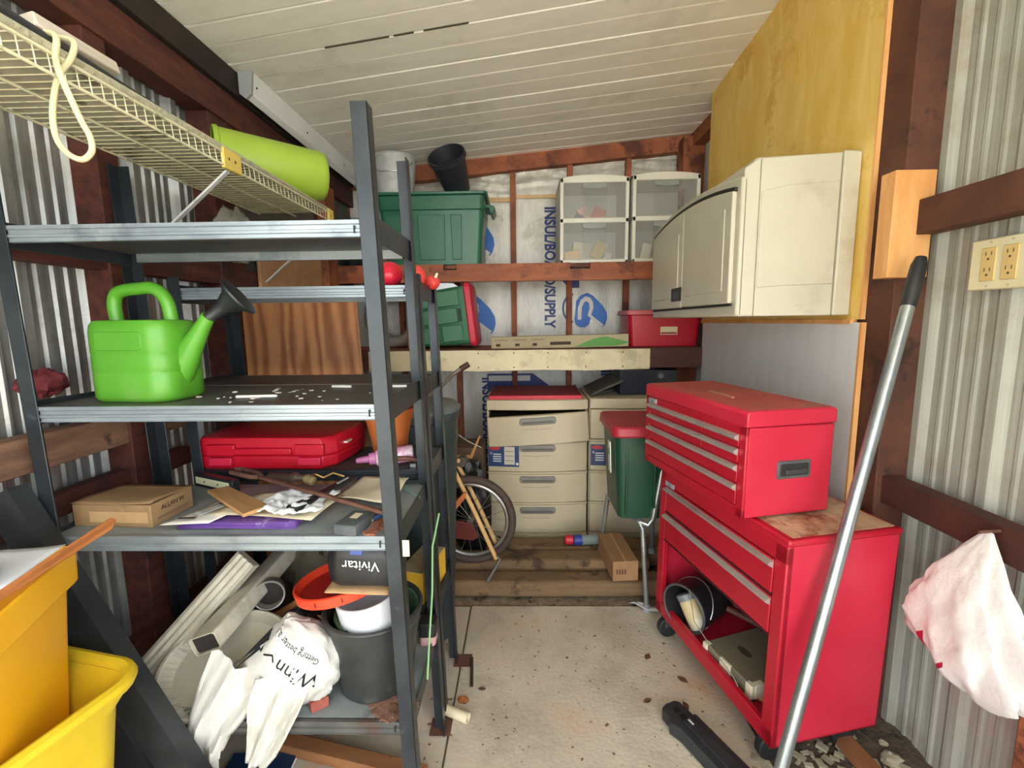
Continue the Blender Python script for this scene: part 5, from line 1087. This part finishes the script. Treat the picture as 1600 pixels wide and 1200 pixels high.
for yc in (.098, .045):
    oc = MB().box((-.0085, yc - .019, -.042), (-.0045, yc + .019, .042)).build('outlet', iv, t, bev=.002)
    for zc_ in (.02, -.02):
        for dy in (-.007, .007): MB().box((-.0092, yc + dy - .001, zc_ + .002), (-.0084, yc + dy + .001, zc_ + .011)).build('slot', P('slot_brown', '#4a3a28', .7), oc)
        MB().tube([(-.0092, yc, zc_ - .007), (-.0084, yc, zc_ - .007)], .003, 8).build('ground_hole', P('slot_brown', '#4a3a28', .7), oc)
for yc in (.098, .045):
    for zz in (.055, -.055): MB().tube([(-.0062, yc, zz), (-.0048, yc, zz)], .003, 8).build('screw', P('screw_ivory', '#b8b08c', .4), t)
MB().box((-.0085, -.03, -.03), (-.0045, -.008, .03)).build('switch', iv, t, bev=.002)
t = thing('plastic_rail', 'long black plastic rail on the floor in front of the tool cabinet', 'rail', (.505, 1.435, .0), (0, 0, math.radians(-64.5)))
bk2 = P('rail_black', '#222427', .5, '#2d3033', sc_=10)
MB().prism([(-.005, -.04), (-.012, -.02), (-.012, .02), (0, .034), (.06, .036), (.06, .046), (.55, .046), (.55, -.046), (.09, -.046), (.05, -.058), (.035, -.04)], .004, .05).build('body', bk2, t, bev=.008)
MB().prism([(.07, -.02), (.55, -.026), (.55, .026), (.07, .02)], .05, .058).build('ridge', bk2, t, bev=.004)
for x in (.025, .052): MB().prism(rrect(.018, .022, .005), .0495, .0512, lambda a, b, q, x=x: (x + a, b, q)).build('socket', P('slot_black', '#0d0e10'), t)
MB().box((.076, -.004, .0500), (.098, .002, .0588)).build('pin', P('chrome_white', '#cfd2d2', .3), t)
o = MB().bar((1.02, 1.335, .02), (1.05, 1.0, .02), .055, .03).build('wood_plank', M('plank_orange_brown', '#7a4e30', .75, 0, '#8f5f3d', 5, (4, 1, 4)), bev=.003); tag(o, 'orange brown plank on the dirt at the foot of the right wall', 'plank')
def rocks(name, label, spots, mat, seed):
    for k, (x, y, z, s) in enumerate(spots):
        t = None
        random.seed(seed + k)
        o = blob(name, mat, None, (0, 0, 0), (s, s*.8, s*.6), .28, 2.2, seed + k*1.7, 12, 8); o.location = (x, y, z + s*.3); tag(o, label[k], 'stone', 'pale stones along the right wall')
stn = P('stone_pale', '#8f8775', .9, '#b5ad98', sc_=18, bump=.5)
rocks('stone', ['pale stone beside the top end of the orange plank', 'flat pale stone against the right wall beside the plank', 'small pale stone behind the flat one at the wall', 'jagged pale stone under the near corner of the tool cabinet', 'pale stone lump under the middle of the tool cabinet side', 'small pale stone between the two lumps under the cabinet'],
      [(1.06, 1.36, 0, .018), (1.13, 1.28, 0, .028), (1.15, 1.34, 0, .014), (.80, 1.17, .0, .03), (.92, 1.20, 0, .026), (.86, 1.16, 0, .015)], stn, 4)
debris('rubble', 'loose rubble and plaster crumbs in the dirt under the tool cabinet', stn, .92, 1.19, .0, .26, .16, 240, .004, .018, 9)
debris('leaf_litter', 'brown leaf crumbs scattered on the concrete floor', P('leaf_brown', '#6a5040', .9, '#8a6a4e', sc_=20), .2, 1.55, .0, .42, .45, 60, .0015, .004, 12)
for k, (x, y, s) in enumerate(((.50, 1.72, .02), (.60, 1.60, .022), (.44, 1.50, .018), (.57, 1.48, .018), (-.16, 1.55, .014))):
    lab = ['dry brown leaf on the slab nearest the caster', 'dry brown leaf beside the tool cabinet bay', 'curled dry leaf near the black rail end', 'dark dry leaf between the cabinet and the black rail', 'dry brown leaf near the rack foot'][k]
    o = MB().grid(lambda u, v: ((u-.5)*s*2, (v-.5)*s*math.sin(PI*min(.98, max(.02, u)))*1.1, .003 + .006*abs(v-.5)), 8, 4).build('dry_leaf', P('leaf_dry', '#5b3a2a', .8, '#6f4a36', sc_=15), smooth=True, solid=.0006, loc=(x, y, .0), rot=(0, 0, k*1.3 + 1)); tag(o, lab, 'leaf', 'dry leaves on the slab')
t = thing('pvc_pipe', 'short cream plastic pipe stub on the floor at the rack foot', 'pipe', (-.25, 1.43, .018), (0, 0, math.radians(-24)))
MB().rings(lay([(-.06, .017), (.06, .017), (.06, .013), (-.055, .013)], 16), cap=False).build('pipe', P('pvc_cream', '#ded3b4', .5), t, smooth=True); t.rotation_euler = (0, 0, math.radians(66))
MB().rings(lay([(-.056, .0135), (-.056, 0)], 16), cap=False).build('plug', P('pvc_inside', '#8d8468', .7), t)
o = MB().bar((-.86, 1.325, .02), (-.30, 1.20, .02), .05, .035).build('wood_plank', M('plank_brown', '#7e5231', .75, 0, '#95663f', 5, (1, 4, 4), c3='#4b2f1d', sc3=9, lo3=.6, hi3=.66), bev=.003); tag(o, 'brown plank on the floor under the tall rack', 'plank')
t = thing('magazine', 'dark blue magazine on the floor under the tall rack', 'magazine', (-.82, 1.21, 0), (0, 0, math.radians(3)))
MB().box((-.10, -.07, .0), (.10, .07, .012)).build('pages', P('paper_white', '#dcd9d2', .75), t); MB().box((-.101, -.071, .012), (.101, .071, .0135)).build('cover', P('cover_navy', '#16304c', .4, '#1d3d5e', sc_=6), t)
MB().box((-.05, -.06, .0135), (.05, -.045, .014)).build('title_band', P('cover_print', '#8fa6b4', .5), t)
rustf = P('rust_piece', '#b06f3a', .9, '#8a5029', sc_=20)
o = blob('rust_lump', rustf, None, (0, 0, 0), (.02, .016, .007), .2, 3, 1, 14, 8); o.location = (-.225, 1.50, .004); tag(o, 'orange rust lump on the slab beside the rack foot', 'rust lump')
o = MB().bar((-.215, 1.71, .006), (-.20, 1.56, .006), .012, .008).build('iron_strip', P('iron_dark', '#33221d', .8), bev=.002); tag(o, 'thin dark iron strip on the floor near the rear rack foot', 'iron strip')
for lab, (x, y) in (('rusty square floor plate under the rear foot of the shorter rack', (-.25, 1.70)), ('brown stained plate under the rear foot of the tall rack', (-.285, 1.39))):
    o = MB().box((x - .035, y - .035, .0), (x + .035, y + .035, .002)).build('foot_plate', rust); o.rotation_euler = (0, 0, 0); tag(o, lab, 'plate')
# ================================================================== LEFT FOREGROUND
yb1 = P('bucket_amber', '#efae16', .42, '#f2b822', sc_=3); yb2 = P('bucket_yellow', '#dcc02a', .5, '#d0b422', sc_=5, c3='#a8983a', sc3=9, lo3=.62, hi3=.72)
t = thing('utility_bucket', 'weathered yellow tub at the lower left, holding the amber bin', 'bucket', (-1.015, .65, 0), (0, 0, math.radians(-12)))
m = MB()
for (a, b) in ((1.0, .93),): 
    R = [[(x*k, y*k, z) for x, y in rrect(.33, .46, .06, 6)] for z, k in ((0, .70), (.60, .98), (.63, 1.06), (.655, 1.10), (.66, 1.06), (.64, 1.0), (.595, .93), (.02, .66))]
    m.rings(R)
m.build('tub', yb2, t, smooth=True)
MB().tube([(x*1.08, y*1.08, .652) for x, y in rrect(.33, .46, .06, 6)], .014, 8, closed=True).build('rolled_rim', yb2, t, smooth=True)
MB().box((.08, -.228, .54), (.105, -.212, .57)).build('lug', P('lug_olive', '#9a8a20', .6), t, bev=.002)
t = thing('utility_bin', 'amber plastic bin with folded rim standing in the yellow tub', 'bin', (-1.01, .69, .02), (0, 0, math.radians(22)))
m = MB(); R = [[(x*k, y*k, z) for x, y in rrect(.27, .30, .03, 5)] for z, k in ((.30, .74), (.82, 1.0), (.82, 1.10), (.885, 1.12), (.89, 1.09), (.84, 1.0), (.33, .72))]
m.rings(R); m.build('bin', yb1, t, bev=.003, ang=50)
MB().box((.0, -.16, .79), (.014, -.145, .82)).build('rim_tab', P('tab_amber', '#c98a10', .6), t)
t = thing('wooden_paddle', 'orange brown wooden stick lying across the amber bin', 'stick', (-.83, .745, .972))
MB().prism([(-.13, -.006), (-.12, .006), (0, .010), (.115, .010), (.125, 0), (.115, -.010), (0, -.010)], -.004, .004, lambda a, b, q: (a*.25, a*.93 + b*.0, q + b*1.0 + a*.28)).build('stick', P('stick_orange', '#b8733c', .6, '#c9854c', sc_=6), t, bev=.003)
t.location = (-.845, .745, .942)
t = thing('envelope', 'pale envelope sticking out of the amber bin', 'envelope', (-.92, .72, .925)); sheet('paper', P('envelope_pale', '#c9cdd6', .7, '#d6d9e0', sc_=4), t, [(-.10, -.05, -.01), (.05, -.02, .0), (.04, .10, .02), (-.11, .08, .012)], .004, 1)
t = thing('plastic_cup', 'pale blue plastic lid at the left edge on the amber bin', 'cup', (-.935, .69, .925), (math.radians(15), 0, 0)); MB().lathe([(0, 0), (.045, 0), (.05, .03), (.046, .032), (0, .03)], 24).build('cup', P('cup_blue', '#b9c3df', .4), t, smooth=True)
bl = P('beam_black', '#25282b', .45, '#32363a', sc_=9)
for lab, (a, b) in (('black steel angle post leaning from the floor to the left wall', ((-.655, .925, .0), (-1.19, .97, .985))), ('second black steel post leaning beside the first on the left', ((-.80, .945, .0), (-1.195, .985, .80)))):
    t = thing('steel_angle', lab, 'steel post', a, group='black steel posts leaning on the left'); d = Vector(b) - Vector(a)
    MB().bar((0, 0, 0), tuple(d), .004, .075, up=(.8, 0, .5)).build('flange', bl, t); 
    u = d.normalized().cross(Vector((0, 1, 0))).normalized(); 
    if u.z < 0: u = -u
    m = MB(); p = u*.035; m.bar(tuple(p + Vector((0, .02, 0))), tuple(d + p + Vector((0, .02, 0))), .045, .004, up=tuple(u)); m.build('return_flange', bl, t)
# items on the wire shelf
t = thing('wood_board', 'weathered white painted board end on the wire shelf', 'board', (-.905, .99, 1.912), (0, math.radians(-14), 0))
MB().hexa([(-.04, -.075, 0), (.015, -.075, 0), (.02, .10, .0), (-.035, .10, .0), (-.04, -.075, .026), (.015, -.075, .026), (.02, .10, .026), (-.035, .10, .026)]).build('board', M('board_grey_white', '#bdb4a6', .8, 0, '#d3cbbf', 4, (8, .8, 8), bump=.25), t, bev=.003)
o = MB().tube(smooth_path([(-.90, .935, 1.915), (-.868, .925, 1.90), (-.864, .915, 1.86), (-.845, .90, 1.82), (-.828, .91, 1.75), (-.818, .915, 1.72), (-.822, .92, 1.695), (-.842, .92, 1.68), (-.868, .92, 1.69), (-.888, .92, 1.72), (-.888, .92, 1.77), (-.873, .925, 1.83), (-.858, .94, 1.87), (-.858, .95, 1.905), (-.90, .955, 1.918)]), .0055, 9).build('rope_loop', P('rope_cream', '#dcd5ae', .7, '#cfc79e', sc_=40), smooth=True); tag(o, 'cream cord loop hanging from the board on the wire shelf', 'cord')
o = MB().tube([(-.89, .50, 1.897), (-.895, .85, 1.899), (-.91, 1.25, 1.893)], .015, 12).build('black_pipe', P('pipe_dark', '#2b2d31', .5), smooth=True); tag(o, 'dark pipe lying along the wire shelf under the board', 'pipe')
t = thing('planter_bucket', 'lime green plastic bucket lying on the wire shelf', 'bucket', (-.995, 1.93, 1.986))
lg = P('bucket_lime', '#9bbb3c', .4, '#a6c448', sc_=3)
axb = Vector((.80, .60, -.03)).normalized()
def ringsY(prof, n=36):
    s = axb.cross(Vector((0, 0, 1))).normalized()
    return [[axb*d + s*r*math.cos(2*PI*k/n) + Vector((0, 0, 1))*r*math.sin(2*PI*k/n) for k in range(n)] for d, r in prof]
MB().rings(ringsY([(-.195, .103), (-.20, .109), (-.185, .112), (-.18, .106), (.175, .098), (.19, .094), (.198, .085), (.20, .0)]), cap=False).build('bucket', lg, t, smooth=True)
MB().rings(ringsY([(-.195, .101), (-.05, .098), (-.05, 0)]), cap=False).build('inside', P('bucket_lime_inside', '#7fa028', .5), t, smooth=True)
t = thing('plastic_bag', 'clear crumpled plastic bag stuffed under the wire shelf', 'plastic bag', (-1.135, 1.86, 1.61))
blob('film', M('film_clear', '#c9cbbf', .25, 0, '#b5b8ab', 6, alpha=.5), t, (0, .02, .10), (.05, .13, .10), .15, 4, 2, flat_bottom=-.10)
t = thing('rag', 'dark red cloth wedged between the tall rack and the left wall', 'rag', (-1.225, 1.14, 1.19))
blob('cloth', P('rag_dark_red', '#5e1f24', .8, '#74292e', sc_=9, bump=.3), t, (0, 0, .03), (.042, .05, .035), .15, 4, 2)
